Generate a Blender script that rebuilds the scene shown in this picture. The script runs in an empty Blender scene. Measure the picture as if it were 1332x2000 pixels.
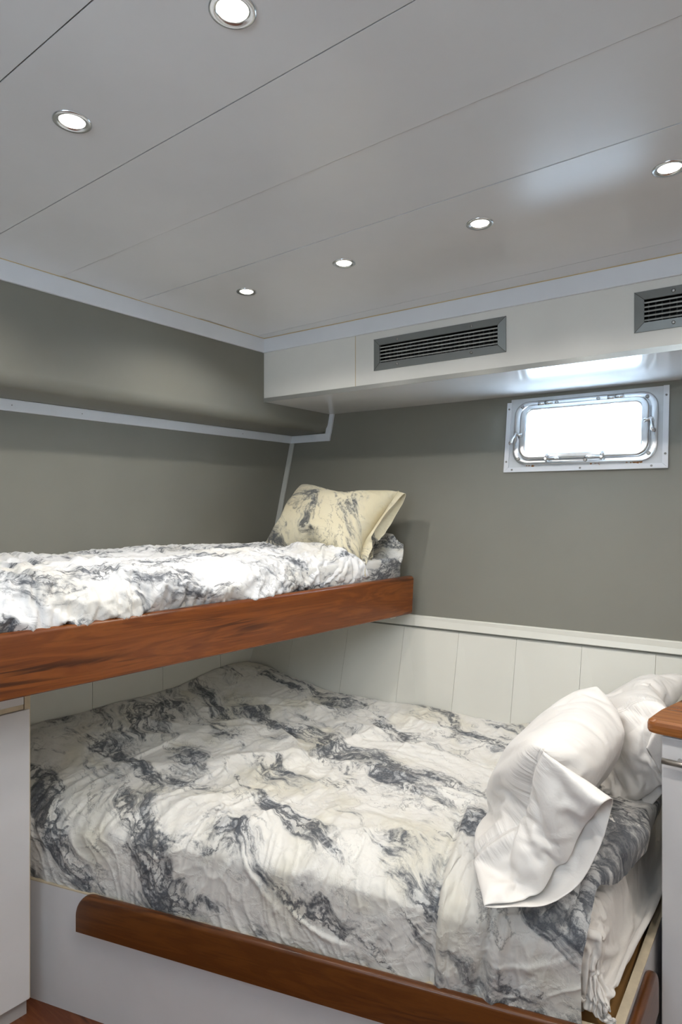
import bpy, bmesh, math, random
import numpy as np
from mathutils import Vector, Matrix

sc = bpy.context.scene
col = sc.collection
R = math.radians

# ------------------------------------------------------------------ camera, world, light, exposure
EYE = 1.5
cam_d = bpy.data.cameras.new('camera'); cam = bpy.data.objects.new('camera', cam_d); col.objects.link(cam)
cam.location = (0, 0, EYE); cam.rotation_euler = (R(90), 0, 0)
cam_d.sensor_fit = 'VERTICAL'; cam_d.sensor_height = 36; cam_d.sensor_width = 24
cam_d.lens = 1204 / 2000 * 36; cam_d.shift_y = -17 / 2000
cam_d.clip_start = 0.02
sc.camera = cam
sc.view_settings.view_transform = 'Standard'; sc.view_settings.look = 'None'
sc.view_settings.gamma = 1; sc.view_settings.exposure = 0.06
sc.view_settings.use_curve_mapping = False

WORLD_STRENGTH = 30.0
LAMP_W = 2.9
FILL_W = 26.0
w = bpy.data.worlds.new('sky'); sc.world = w; w.use_nodes = True
w.node_tree.nodes['Background'].inputs[0].default_value = (0.62, 0.80, 1.0, 1)
w.node_tree.nodes['Background'].inputs[1].default_value = WORLD_STRENGTH

# ------------------------------------------------------------------ frames of reference
EX = (0.799, -0.601)      # across the cabin, along the hull
EY = (0.601, 0.799)       # along the left bulkhead towards the hull
def UV(u, v, z=0.0): return Vector((u * EX[0] + v * EY[0], u * EX[1] + v * EY[1], EYE + z))
U_LOW = -2.2905           # left bulkhead plane (below the locker box)
U_UP = -2.0465            # face of the padded box above it
Z_CEIL = 0.776; Z_FLOOR = -1.5
def hull(t, z):
    """point on the leaning hull side, t metres from the left bulkhead"""
    d = 3.17 + 0.218 * (z + 0.9)
    x = -0.2747 - 0.601 / 0.799 * (3.446 - d)
    f = (z + 0.9) / 1.38
    dx = 0.87 + (0.826 - 0.87) * f; dy = -0.49 + (-0.563 + 0.49) * f
    n = math.hypot(dx, dy)
    return Vector((x + dx / n * t, d + dy / n * t, EYE + z))
FD = (0.8187, -0.5744)    # fascia direction
def fas(t, z, out=0.0):   # out = towards the cabin
    return Vector((-0.366 + FD[0] * t - out * 0.5744, 2.92 + FD[1] * t - out * 0.8187, EYE + z))

# ------------------------------------------------------------------ area light: unseen fill added behind the camera, tilted up to brighten the ceiling
ld = bpy.data.lights.new('ceiling_fill_light', 'AREA'); ld.shape = 'RECTANGLE'; ld.size = 0.9; ld.size_y = 0.5
ld.energy = FILL_W; ld.color = (0.72, 0.87, 1.0)
lo = bpy.data.objects.new('ceiling_fill_light', ld); col.objects.link(lo)
lo.location = UV(-0.4, -1.12, 0.40); lo.rotation_euler = (R(122), 0, math.atan2(EY[1], EY[0]) - R(90))

# ------------------------------------------------------------------ helpers
def tag(o, label=None, cat=None, group=None, kind=None):
    if label: o['label'] = label
    if cat: o['category'] = cat
    if group: o['group'] = group
    if kind: o['kind'] = kind
    return o
def empty(name, loc):
    o = bpy.data.objects.new(name, None); o.empty_display_size = 0.1; col.objects.link(o); o.location = loc
    return o
class MB:
    def __init__(s): s.v = []; s.f = []; s.sm = []; s.uv = {}
    def add(s, vs, fs, smooth=False):
        n = len(s.v); s.v += [tuple(p) for p in vs]
        for f in fs: s.f.append([i + n for i in f]); s.sm.append(smooth)
    def quad(s, a, b, c, d, smooth=False): s.add([a, b, c, d], [[0, 1, 2, 3]], smooth)
    def hexa(s, b4, t4):
        s.add(list(b4) + list(t4), [[3, 2, 1, 0], [4, 5, 6, 7], [0, 1, 5, 4], [1, 2, 6, 5], [2, 3, 7, 6], [3, 0, 4, 7]])
    def box(s, o, ax, ay, az, x0, x1, y0, y1, z0, z1):
        P = lambda x, y, z: o + ax * x + ay * y + az * z
        s.hexa([P(x0, y0, z0), P(x1, y0, z0), P(x1, y1, z0), P(x0, y1, z0)], [P(x0, y0, z1), P(x1, y0, z1), P(x1, y1, z1), P(x0, y1, z1)])
    def loft(s, rings, closed=True, caps=True, smooth=True):
        n = len(rings[0]); b = len(s.v)
        for r in rings: s.v += [tuple(p) for p in r]
        m = n if closed else n - 1
        for i in range(len(rings) - 1):
            for j in range(m):
                s.f.append([b + i * n + j, b + i * n + (j + 1) % n, b + (i + 1) * n + (j + 1) % n, b + (i + 1) * n + j]); s.sm.append(smooth)
        if caps and closed:
            s.f.append([b + j for j in range(n)][::-1]); s.sm.append(False)
            s.f.append([b + (len(rings) - 1) * n + j for j in range(n)]); s.sm.append(False)
    def tube(s, pts, rad, n=12, caps=True):
        pts = [Vector(p) for p in pts]
        if not hasattr(rad, '__len__'): rad = [rad] * len(pts)
        rings = []; up = None
        for i, p in enumerate(pts):
            t = (pts[min(i + 1, len(pts) - 1)] - pts[max(i - 1, 0)]).normalized()
            if up is None: up = t.orthogonal().normalized()
            up = (up - t * up.dot(t)).normalized(); sd = t.cross(up)
            rings.append([p + (up * math.cos(a) + sd * math.sin(a)) * rad[i] for a in [2 * math.pi * k / n for k in range(n)]])
        s.loft(rings, True, caps)
    def disc(s, c, ax, ay, r, n=32, flip=False):
        vs = [c + ax * (r * math.cos(2 * math.pi * k / n)) + ay * (r * math.sin(2 * math.pi * k / n)) for k in range(n)]
        s.add(vs, [list(range(n))[::-1] if flip else list(range(n))])
    def build(s, name, mat, parent=None, bevel=0, seg=2, recalc=True, smooth=None):
        me = bpy.data.meshes.new(name); me.from_pydata(s.v, [], s.f); me.update()
        me.polygons.foreach_set('use_smooth', [bool(x) if smooth is None else smooth for x in s.sm])
        if recalc:
            bm = bmesh.new(); bm.from_mesh(me); bmesh.ops.recalc_face_normals(bm, faces=bm.faces); bm.to_mesh(me); bm.free()
        o = bpy.data.objects.new(name, me); col.objects.link(o)
        if mat: me.materials.append(mat)
        if bevel:
            m = o.modifiers.new('bevel', 'BEVEL'); m.width = bevel; m.segments = seg; m.limit_method = 'ANGLE'; m.angle_limit = R(40)
            m.harden_normals = False
        if parent:
            o.parent = parent
            o.matrix_parent_inverse = Matrix.Translation(-Vector(parent.location))
        return o
def struct(o): o['kind'] = 'structure'; return o
X3, Y3, Z3 = Vector((1, 0, 0)), Vector((0, 1, 0)), Vector((0, 0, 1))
EX3, EY3 = Vector((EX[0], EX[1], 0)), Vector((EY[0], EY[1], 0))

# ------------------------------------------------------------------ materials
def new_mat(name):
    m = bpy.data.materials.new(name); m.use_nodes = True
    nt = m.node_tree; b = nt.nodes['Principled BSDF']
    return m, nt, b
class N:
    """tiny node helper"""
    def __init__(s, nt): s.nt = nt
    def n(s, typ, ins=None, **kw):
        x = s.nt.nodes.new(typ)
        for k, v in kw.items(): setattr(x, k, v)
        for k, v in (ins or {}).items():
            if isinstance(v, bpy.types.NodeSocket): s.nt.links.new(v, x.inputs[k])
            else: x.inputs[k].default_value = v
        return x
    def math(s, op, a, b=0.0, c=None, clamp=False):
        ins = {0: a, 1: b}
        if c is not None: ins[2] = c
        return s.n('ShaderNodeMath', ins, operation=op, use_clamp=clamp).outputs[0]
    def vm(s, op, a, b): return s.n('ShaderNodeVectorMath', {0: a, 1: b}, operation=op).outputs[0]
    def ss(s, x, lo, hi, a=0.0, b=1.0):
        m = s.n('ShaderNodeMapRange', {0: x, 1: lo, 2: hi, 3: a, 4: b}); m.interpolation_type = 'SMOOTHSTEP'
        return m.outputs[0]
    def noise(s, vec, scale, detail=4, rough=0.5, dist=0.0, out=0):
        return s.n('ShaderNodeTexNoise', {'Vector': vec, 'Scale': scale, 'Detail': detail, 'Roughness': rough, 'Distortion': dist}).outputs[out]
    def mix(s, f, a, b):
        m = s.n('ShaderNodeMix', data_type='RGBA')
        for k, v in ((0, f), (6, a), (7, b)):
            if isinstance(v, bpy.types.NodeSocket): s.nt.links.new(v, m.inputs[k])
            else: m.inputs[k].default_value = v
        return m.outputs[2]
def plain(name, c, rough=0.5, metal=0.0, var=0.04, vscale=6.0, bump=0.0, bscale=200.0, coat=0.0, spec=0.5):
    m, nt, b = new_mat(name); h = N(nt)
    tc = h.n('ShaderNodeTexCoord').outputs['Object']
    nz = h.noise(tc, vscale, 4, 0.55)
    c4 = (*c, 1)
    dk = (*[x * (1 - 2 * var) for x in c], 1)
    nt.links.new(h.mix(h.ss(nz, 0.35, 0.75), c4, dk), b.inputs['Base Color'])
    b.inputs['Roughness'].default_value = rough; b.inputs['Metallic'].default_value = metal
    b.inputs['Coat Weight'].default_value = coat; b.inputs['Coat Roughness'].default_value = 0.12
    b.inputs['Specular IOR Level'].default_value = spec
    if bump:
        bp = h.n('ShaderNodeBump', {'Strength': 0.4, 'Distance': bump, 'Height': h.noise(tc, bscale, 3)})
        nt.links.new(bp.outputs[0], b.inputs['Normal'])
    return m

M_ceil = plain('satin_white_ceiling_panel', (0.70, 0.71, 0.73), 0.27, var=0.02, vscale=3, bump=0.0004, bscale=22, spec=0.75)
M_white = plain('white_laminate', (0.72, 0.71, 0.67), 0.32, var=0.02)
M_whitecab = plain('white_cabinet_laminate', (0.72, 0.71, 0.72), 0.3, var=0.02)
M_trim = plain('white_painted_trim', (0.72, 0.74, 0.78), 0.35, var=0.02)
M_panel = plain('white_lower_panelling', (0.70, 0.69, 0.63), 0.35, var=0.03, vscale=2)
M_gloss = plain('gloss_white_soffit', (0.74, 0.74, 0.74), 0.12, var=0.01)
M_grey = plain('taupe_grey_wall_vinyl', (0.200, 0.193, 0.162), 0.5, var=0.03, vscale=3, bump=0.0008, bscale=900)
M_caulk = plain('yellowed_caulk', (0.55, 0.42, 0.22), 0.6)
M_groove = plain('dark_groove', (0.06, 0.05, 0.035), 0.8)
M_alu = plain('anodised_aluminium', (0.30, 0.32, 0.32), 0.4, metal=0.75, var=0.05, bump=0.0002, bscale=300)
M_vent = plain('grey_vent_metal', (0.22, 0.23, 0.225), 0.45, metal=0.35, var=0.05)
M_louvre = plain('pale_louvre_metal', (0.36, 0.38, 0.37), 0.4, metal=0.5)
M_black = plain('dark_duct_interior', (0.015, 0.016, 0.015), 0.8)
M_chrome = plain('polished_chrome', (0.74, 0.77, 0.80), 0.22, metal=1.0, var=0.05, vscale=25)
M_steel = plain('brushed_steel', (0.55, 0.53, 0.50), 0.28, metal=1.0, var=0.05)
M_screw = plain('screw_steel', (0.28, 0.27, 0.26), 0.35, metal=0.9)
M_plate = plain('grey_white_porthole_plate', (0.60, 0.62, 0.64), 0.4, var=0.06, vscale=14)
M_beige = plain('raw_cream_panel_edge', (0.62, 0.52, 0.37), 0.6, var=0.08, vscale=30)
M_ply = plain('varnished_plywood', (0.36, 0.19, 0.06), 0.5, var=0.15, vscale=12)

def wood(name, dark, mid, light, ang=0.0, scale=1.0, rough=0.25):
    m, nt, b = new_mat(name); h = N(nt)
    uv = h.n('ShaderNodeUVMap').outputs[0]
    mp = h.n('ShaderNodeMapping', {'Vector': uv, 'Rotation': (0, 0, ang), 'Scale': (1.3 * scale, 11 * scale, 1)}).outputs[0]
    wv = h.n('ShaderNodeTexNoise', {'Vector': mp, 'Scale': 1.4, 'Detail': 5, 'Roughness': 0.55, 'Distortion': 1.3}).outputs[0]
    bands = h.math('PINGPONG', h.math('MULTIPLY', wv, 9.0), 1.0)
    mp2 = h.n('ShaderNodeMapping', {'Vector': uv, 'Scale': (5 * scale, 150 * scale, 1)}).outputs[0]
    fine = h.noise(mp2, 1.0, 5, 0.7)
    big = h.noise(mp, 0.7, 2, 0.5, 0.6)
    c = h.mix(h.ss(bands, 0.1, 1.0), (*mid, 1), (*light, 1))
    mp3 = h.n('ShaderNodeMapping', {'Vector': uv, 'Rotation': (0, 0, ang), 'Scale': (0.9 * scale, 9 * scale, 1)}).outputs[0]
    fl = h.noise(mp3, 1.6, 4, 0.5, 0.9)
    fb = h.math('PINGPONG', h.math('MULTIPLY', fl, 13.0), 1.0)
    c = h.mix(h.math('MULTIPLY', h.math('MULTIPLY', h.ss(big, 0.47, 0.60), h.ss(fb, 0.35, 0.85)), 0.85), c, (*dark, 1))
    c = h.mix(h.math('MULTIPLY', h.ss(fine, 0.48, 0.75), 0.45), c, (*dark, 1))
    nt.links.new(c, b.inputs['Base Color'])
    b.inputs['Roughness'].default_value = rough
    b.inputs['Coat Weight'].default_value = 0.25; b.inputs['Coat Roughness'].default_value = 0.2; b.inputs['Specular IOR Level'].default_value = 0.35
    bp = h.n('ShaderNodeBump', {'Strength': 0.15, 'Distance': 0.0006, 'Height': fine})
    nt.links.new(bp.outputs[0], b.inputs['Normal'])
    return m
M_wood = wood('varnished_mahogany', (0.030, 0.008, 0.003), (0.160, 0.042, 0.008), (0.215, 0.062, 0.011), rough=.3)
M_wood2 = wood('varnished_teak_rail', (0.030, 0.009, 0.003), (0.105, 0.032, 0.006), (0.135, 0.043, 0.008), rough=.32)
M_counter = wood('varnished_countertop', (0.10, 0.03, 0.008), (0.25, 0.085, 0.022), (0.31, 0.115, 0.03), scale=0.8)
M_floor = wood('varnished_cabin_sole', (0.03, 0.01, 0.005), (0.13, 0.035, 0.012), (0.17, 0.05, 0.017))

def marble_cloth(name, base, seed=0.0, ang=0.6, scale=1.0, cover=0.0, warm=(0.62, 0.58, 0.46), crinkle=0.38):
    m, nt, b = new_mat(name); h = N(nt)
    uv0 = h.n('ShaderNodeUVMap').outputs[0]
    uv = h.n('ShaderNodeMapping', {'Vector': uv0, 'Location': (seed, seed * 0.7, 0), 'Rotation': (0, 0, ang), 'Scale': (scale,) * 3}).outputs[0]
    n1 = h.noise(uv, 2.6, 3, 0.5, 0, 1)
    n2 = h.noise(uv, 14.0, 7, 0.72, 0, 1)
    w1 = h.vm('ADD', uv, h.vm('MULTIPLY', h.vm('SUBTRACT', n1, (0.5, 0.5, 0.5)), (0.50, 0.42, 0)))
    w2 = h.vm('ADD', w1, h.vm('MULTIPLY', h.vm('SUBTRACT', n2, (0.5, 0.5, 0.5)), (0.12, 0.12, 0)))
    st = h.vm('MULTIPLY', w1, (1.7, 5.4, 1.0))
    band = h.noise(st, 1.0, 9, 0.70)
    Mk = h.ss(band, 0.50 - cover, 0.575 - cover)
    core = h.ss(band, 0.565 - cover, 0.66 - cover)
    def vor(vec, s):
        return h.n('ShaderNodeTexVoronoi', {'Vector': vec, 'Scale': s}, feature='DISTANCE_TO_EDGE').outputs['Distance']
    stv = h.vm('MULTIPLY', w2, (1.0, 1.5, 1.0))
    thk = h.noise(uv, 13.0, 3)
    v1 = h.math('SUBTRACT', 1.0, h.math('DIVIDE', vor(stv, 24.0), h.ss(thk, .36, .66, .09, .40)), clamp=True)
    v2 = h.math('SUBTRACT', 1.0, h.math('DIVIDE', vor(stv, 58.0), h.ss(thk, .3, .7, .10, .42)), clamp=True)
    clump = h.noise(w2, 20.0, 7, 0.74)
    cl = h.ss(clump, 0.47, 0.62)
    ridge = h.math('ABSOLUTE', h.math('SUBTRACT', h.noise(h.vm('MULTIPLY', w2, (1.2, 2.4, 1)), 2.2, 6, 0.6), 0.5))
    thin = h.math('MULTIPLY', h.ss(ridge, 0.0, 0.011, 1.0, 0.0), h.ss(h.noise(uv, 3.0, 2), 0.45, 0.60))
    dk = h.math('MULTIPLY', Mk, h.math('MAXIMUM', h.math('MULTIPLY', h.math('POWER', v1, .5), 1.0), h.math('MULTIPLY', h.math('POWER', v2, .8), h.math('MULTIPLY', cl, 0.95))))
    dk = h.math('MAXIMUM', dk, h.math('MULTIPLY', h.math('MULTIPLY', core, cl), 0.92))
    dk = h.math('MAXIMUM', dk, h.math('MULTIPLY', thin, 0.6))
    wash = h.math('MULTIPLY', h.ss(band, 0.44 - cover, 0.62 - cover), h.ss(h.noise(w2, 6.0, 5, 0.65), 0.38, 0.60))
    warmf = h.math('MULTIPLY', h.ss(h.noise(uv, 3.4, 3), 0.48, 0.66), 0.6)
    c = h.mix(warmf, (*base, 1), (*warm, 1))
    c = h.mix(h.math('MULTIPLY', wash, 0.52), c, (0.20, 0.235, 0.29, 1))
    c = h.mix(h.math('MULTIPLY', dk, 0.93, clamp=True), c, (0.028, 0.037, 0.055, 1))
    nt.links.new(c, b.inputs['Base Color'])
    b.inputs['Roughness'].default_value = 0.6
    b.inputs['Sheen Weight'].default_value = 0.1
    cv = h.vm('ADD', uv0, h.vm('MULTIPLY', n2, (0.06, 0.06, 0)))
    c1_ = h.ss(h.math('ABSOLUTE', h.math('SUBTRACT', h.noise(h.vm('MULTIPLY', cv, (1.0, 1.8, 1)), 5.0, 4, 0.5, 0.8), 0.5)), 0.0, 0.06, 1.0, 0.0)
    c2_ = h.ss(h.math('ABSOLUTE', h.math('SUBTRACT', h.noise(h.vm('MULTIPLY', cv, (2.0, 1.0, 1)), 9.0, 3, 0.5, 0.6), 0.5)), 0.0, 0.05, 1.0, 0.0)
    cr = h.math('ADD', h.math('MULTIPLY', c1_, .6), h.math('ADD', h.math('MULTIPLY', c2_, .3), h.math('MULTIPLY', h.noise(cv, 30.0, 3), .35)))
    bp = h.n('ShaderNodeBump', {'Strength': crinkle, 'Distance': 0.006, 'Height': cr})
    nt.links.new(bp.outputs[0], b.inputs['Normal'])
    return m
M_duvet = marble_cloth('marble_print_duvet_cloth', (0.78, 0.76, 0.72), 3.1, 0.48, 1.15, cover=0.006)
M_cuff = marble_cloth('marble_print_duvet_border', (0.70, 0.68, 0.65), 33.4, 0.5, 0.8, cover=0.05)
M_duvet_up = marble_cloth('marble_print_upper_duvet_cloth', (0.82, 0.82, 0.83), 7.7, -0.15, 1.4, cover=0.0, warm=(0.72, 0.69, 0.62))
M_pillow = marble_cloth('marble_print_cream_pillowcase', (0.70, 0.64, 0.47), 12.9, 0.9, 1.25, cover=-0.006, warm=(0.66, 0.58, 0.38))
M_sheetm = marble_cloth('marble_print_sheet', (0.76, 0.75, 0.72), 25.1, 0.3, 1.5, cover=0.03)
def cloth_mat(name, c, bump=0.004, sc_=22):
    m, nt, b = new_mat(name); h = N(nt)
    uv = h.n('ShaderNodeTexCoord').outputs['Object']
    cr = h.math('ABSOLUTE', h.math('SUBTRACT', h.noise(uv, sc_, 5, 0.6, 0.8), 0.5))
    bp = h.n('ShaderNodeBump', {'Strength': 0.5, 'Distance': bump, 'Height': cr})
    nt.links.new(bp.outputs[0], b.inputs['Normal'])
    b.inputs['Base Color'].default_value = (*c, 1); b.inputs['Roughness'].default_value = 0.55
    b.inputs['Sheen Weight'].default_value = 0.2
    return m
def case_mat():
    m, nt, b = new_mat('white_cotton_pillowcase'); h = N(nt)
    uv = h.n('ShaderNodeUVMap').outputs[0]
    sx = h.n('ShaderNodeSeparateXYZ', {0: uv}).outputs
    x = h.math('MODULO', sx[0], 3.0)
    d = h.math('ABSOLUTE', h.math('SUBTRACT', x, 0.535))
    g = h.noise(h.vm('MULTIPLY', uv, (14, 95, 1)), 1.0, 3, .5, .4)
    band = h.ss(d, 0.0, 0.055, 1.0, 0.0)
    stitch = h.ss(h.math('ABSOLUTE', h.math('SUBTRACT', d, 0.004)), 0.0, 0.0025, 1.0, 0.0)
    cr = h.math('ABSOLUTE', h.math('SUBTRACT', h.noise(uv, 9, 4, 0.55, 1.5), 0.5))
    ht = h.math('ADD', h.math('MULTIPLY', h.math('MULTIPLY', g, band), 1.1), h.math('MULTIPLY', cr, .7))
    ht = h.math('SUBTRACT', ht, h.math('MULTIPLY', stitch, .35))
    bp = h.n('ShaderNodeBump', {'Strength': 0.55, 'Distance': 0.010, 'Height': ht})
    nt.links.new(bp.outputs[0], b.inputs['Normal'])
    b.inputs['Base Color'].default_value = (0.80, 0.77, 0.74, 1); b.inputs['Roughness'].default_value = 0.5; b.inputs['Sheen Weight'].default_value = 0.2
    return m
M_wpillow = case_mat()
M_sheet = cloth_mat('white_cotton_sheet', (0.74, 0.70, 0.66))
def emis(name, c, s):
    m, nt, b = new_mat(name)
    b.inputs['Emission Color'].default_value = (*c, 1); b.inputs['Emission Strength'].default_value = s
    b.inputs['Base Color'].default_value = (0.8, 0.8, 0.8, 1)
    return m
M_led = emis('lit_lamp_lens', (1.0, 0.93, 0.80), 14)
def glass():
    m, nt, b = new_mat('porthole_glass')
    b.inputs['Base Color'].default_value = (0.97, 0.99, 1, 1); b.inputs['Roughness'].default_value = 0.02
    b.inputs['Transmission Weight'].default_value = 1.0; b.inputs['IOR'].default_value = 1.02
    return m
M_glass = glass()

def set_uv(o, fn):
    """uv from a function of the vertex position"""
    me = o.data; uvl = me.uv_layers.new(name='UVMap')
    n = len(me.loops); li = np.empty(n, dtype=np.int32); me.loops.foreach_get('vertex_index', li)
    uv = np.array([fn(v.co) for v in me.vertices], dtype=np.float32)
    uvl.data.foreach_set('uv', uv[li].ravel())
    return o

# ------------------------------------------------------------------ room shell
V_NEAR = -1.2; U_R = 1.0
# floor
m = MB(); m.box(Vector((0, 0, 0)), EX3, EY3, Z3, U_LOW - 0.4, U_R + 0.1, V_NEAR - 0.1, 3.2, -0.04, 0.0)
o = struct(m.build('floor', M_floor)); set_uv(o, lambda c: (c.x * EX[0] + c.y * EX[1], c.x * EY[0] + c.y * EY[1]))
# ceiling: wide planks with fine grooves, each a hair out of level
seams = [V_NEAR, -0.95, -0.655, -0.36, -0.065, 0.235, 0.53, 0.829, 1.11, 1.421, 1.715, 2.05, 3.05]
rs = random.Random(4)
m = MB()
tilt = {7: 0.0, 8: 0.0015, 9: -0.001, 10: 0.0025, 11: 0.0}
for i in range(len(seams) - 1):
    a, b = seams[i] + 0.0013, seams[i + 1] - 0.0013
    e = tilt.get(i, 0)
    z = EYE + Z_CEIL
    P = lambda u, v, zz: Vector((u * EX[0] + v * EY[0], u * EX[1] + v * EY[1], zz))
    m.hexa([P(-2.7, a, z + e), P(U_R, a, z + e), P(U_R, b, z), P(-2.7, b, z)], [P(-2.7, a, z + .02), P(U_R, a, z + .02), P(U_R, b, z + .02), P(-2.7, b, z + .02)])
struct(m.build('ceiling', M_ceil))
m = MB(); m.box(Vector((0, 0, EYE + Z_CEIL)), EX3, EY3, Z3, -2.75, U_R + 0.05, V_NEAR, 3.1, 0.0026, 0.03)
o = struct(m.build('ceiling_backing', M_groove))
# left bulkhead lower plane
def uvq(mb, u, v0, v1, z0, z1): mb.quad(UV(u, v0, z0), UV(u, v1, z0), UV(u, v1, z1), UV(u, v0, z1))
Z_RAIL = -0.508
m = MB(); m.box(Vector((0, 0, EYE)), EX3, EY3, Z3, U_LOW - 0.04, U_LOW, V_NEAR, 2.75, Z_RAIL + 0.02, 0.40)
struct(m.build('wall_left', M_grey))
m = MB(); m.box(Vector((0, 0, EYE)), EX3, EY3, Z3, U_LOW - 0.05, U_LOW - 0.004, V_NEAR, 2.7, Z_FLOOR, Z_RAIL + 0.02)
vs_ = [V_NEAR, -0.5, -0.1, 0.3, 0.66, 1.02, 1.38, 1.72, 2.06, 2.6]
for a, b in zip(vs_[:-1], vs_[1:]):
    m.box(Vector((0, 0, EYE)), EX3, EY3, Z3, U_LOW - 0.004, U_LOW + 0.002, a + .001, b - .001, Z_FLOOR, Z_RAIL + 0.02)
struct(m.build('wall_lower_left', M_panel))
# padded locker box above: flat face rolling under to the bulkhead
prof = [(U_LOW - .02, 0.374), (U_UP - 0.045, 0.378)]
for k in range(1, 9):
    a = math.pi / 2 * k / 8
    prof.append((U_UP - 0.045 + 0.045 * math.sin(a), 0.378 + 0.050 * (1 - math.cos(a))))
prof += [(U_UP, 0.60), (U_UP, 0.79), (U_LOW - .02, 0.79)]
m = MB(); m.loft([[UV(u, v, z) for u, z in prof] for v in (V_NEAR, 0.5, 2.75)], True, True, True)
o = struct(m.build('wall_padded_upper', M_grey)); md = o.modifiers.new('es', 'EDGE_SPLIT'); md.split_angle = R(35)
# white strip along its foot, with tiny nail heads
m = MB(); m.box(Vector((0, 0, EYE)), EX3, EY3, Z3, U_LOW, U_LOW + 0.012, V_NEAR, 2.575, 0.332, 0.374)
t1 = struct(m.build('trim_1', M_trim, bevel=0.002))
m = MB()
for v in (0.93, 1.06, 1.33, 2.2): m.tube([UV(U_LOW + 0.011, v, 0.353), UV(U_LOW + 0.0135, v, 0.353)], 0.002, 8)
m.build('nail_head', M_screw, t1)
# hull side: grey field with the porthole opening left out
PT0, PT1, PZ0, PZ1 = 1.262, 1.838, 0.175, 0.432
ts = [-0.05, 0.3, 0.7, 1.0, PT0, 1.4, 1.55, 1.7, PT1, 2.3, 2.8, 3.5]
zs = [Z_RAIL, -0.3, 0.0, PZ0, PZ1, 0.6, 0.82]
m = MB()
for i in range(len(ts) - 1):
    for j in range(len(zs) - 1):
        if ts[i] >= PT0 - 1e-6 and ts[i + 1] <= PT1 + 1e-6 and zs[j] >= PZ0 - 1e-6 and zs[j + 1] <= PZ1 + 1e-6: continue
        m.quad(hull(ts[i], zs[j]), hull(ts[i + 1], zs[j]), hull(ts[i + 1], zs[j + 1]), hull(ts[i], zs[j + 1]))
o = struct(m.build('wall_back', M_grey))
bm = bmesh.new(); bm.from_mesh(o.data); bmesh.ops.remove_doubles(bm, verts=bm.verts, dist=1e-4); bm.to_mesh(o.data); bm.free()
md = o.modifiers.new('solid', 'SOLIDIFY'); md.thickness = 0.05; md.offset = -1
for p in o.data.polygons:
    pass
# normal orientation: make normals face the cabin so the thickness goes outward
bm = bmesh.new(); bm.from_mesh(o.data); bm.normal_update()
if sum((f.normal.dot(Vector((0, 0, EYE)) - f.calc_center_median()) > 0) for f in bm.faces) < len(bm.faces) / 2:
    bmesh.ops.reverse_faces(bm, faces=bm.faces)
bm.to_mesh(o.data); bm.free()
# lower white panelling on the hull side and its rail
def hull_in(t, z, d):
    a = hull(t, z); b = hull(t + 0.01, z); n = (b - a).normalized(); return a + Vector((n.y, -n.x, 0)) * d
m = MB()
seam_t = [-0.02, 0.24, 0.545, 0.835, 1.095, 1.345, 1.60, 1.86, 2.1, 2.4, 2.7, 3.0, 3.3, 3.6]
for a, b in zip(seam_t[:-1], seam_t[1:]):
    a += .0005; b -= .0005
    m.hexa([hull_in(a, Z_FLOOR, -.03), hull_in(b, Z_FLOOR, -.03), hull_in(b, Z_FLOOR, 0.004), hull_in(a, Z_FLOOR, 0.004)],
           [hull_in(a, Z_RAIL, -.03), hull_in(b, Z_RAIL, -.03), hull_in(b, Z_RAIL, 0.004), hull_in(a, Z_RAIL, 0.004)])
struct(m.build('wall_lower_back', M_panel))
m = MB()
m.hexa([hull_in(-.02, Z_FLOOR, -.05), hull_in(3.6, Z_FLOOR, -.05), hull_in(3.6, Z_FLOOR, -.0), hull_in(-.02, Z_FLOOR, -.0)],
       [hull_in(-.02, Z_RAIL, -.05), hull_in(3.6, Z_RAIL, -.05), hull_in(3.6, Z_RAIL, -.0), hull_in(-.02, Z_RAIL, -.0)])
struct(m.build('wall_lower_back_groove', M_caulk))
def hull_strip(t0, t1, z0, z1, d0, d1, n=1):
    m = MB()
    m.hexa([hull_in(t0, z0, d0), hull_in(t1, z0, d0), hull_in(t1, z0, d1), hull_in(t0, z0, d1)],
           [hull_in(t0, z1, d0), hull_in(t1, z1, d0), hull_in(t1, z1, d1), hull_in(t0, z1, d1)])
    return m
struct(hull_strip(-0.02, 3.5, Z_RAIL - 0.045, Z_RAIL + 0.002, 0.0, 0.016).build('trim_2', M_panel, bevel=0.003))
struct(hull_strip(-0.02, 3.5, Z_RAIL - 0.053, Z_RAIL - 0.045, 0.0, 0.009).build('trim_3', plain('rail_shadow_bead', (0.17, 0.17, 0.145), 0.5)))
# L shaped trim on the hull side closing the end of the padded box, and the corner strip below
struct(hull_strip(0.0, 0.268, 0.332, 0.374, 0.0, 0.014).build('trim_4', M_trim, bevel=0.002))
struct(hull_strip(0.236, 0.27, 0.372, 0.485, 0.0, 0.014).build('trim_5', M_trim, bevel=0.002))
struct(hull_strip(0.001, 0.03, -0.44, 0.333, 0.0, 0.012).build('trim_6', plain('aged_corner_strip', (0.50, 0.50, 0.46), 0.45), bevel=0.003))
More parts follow.
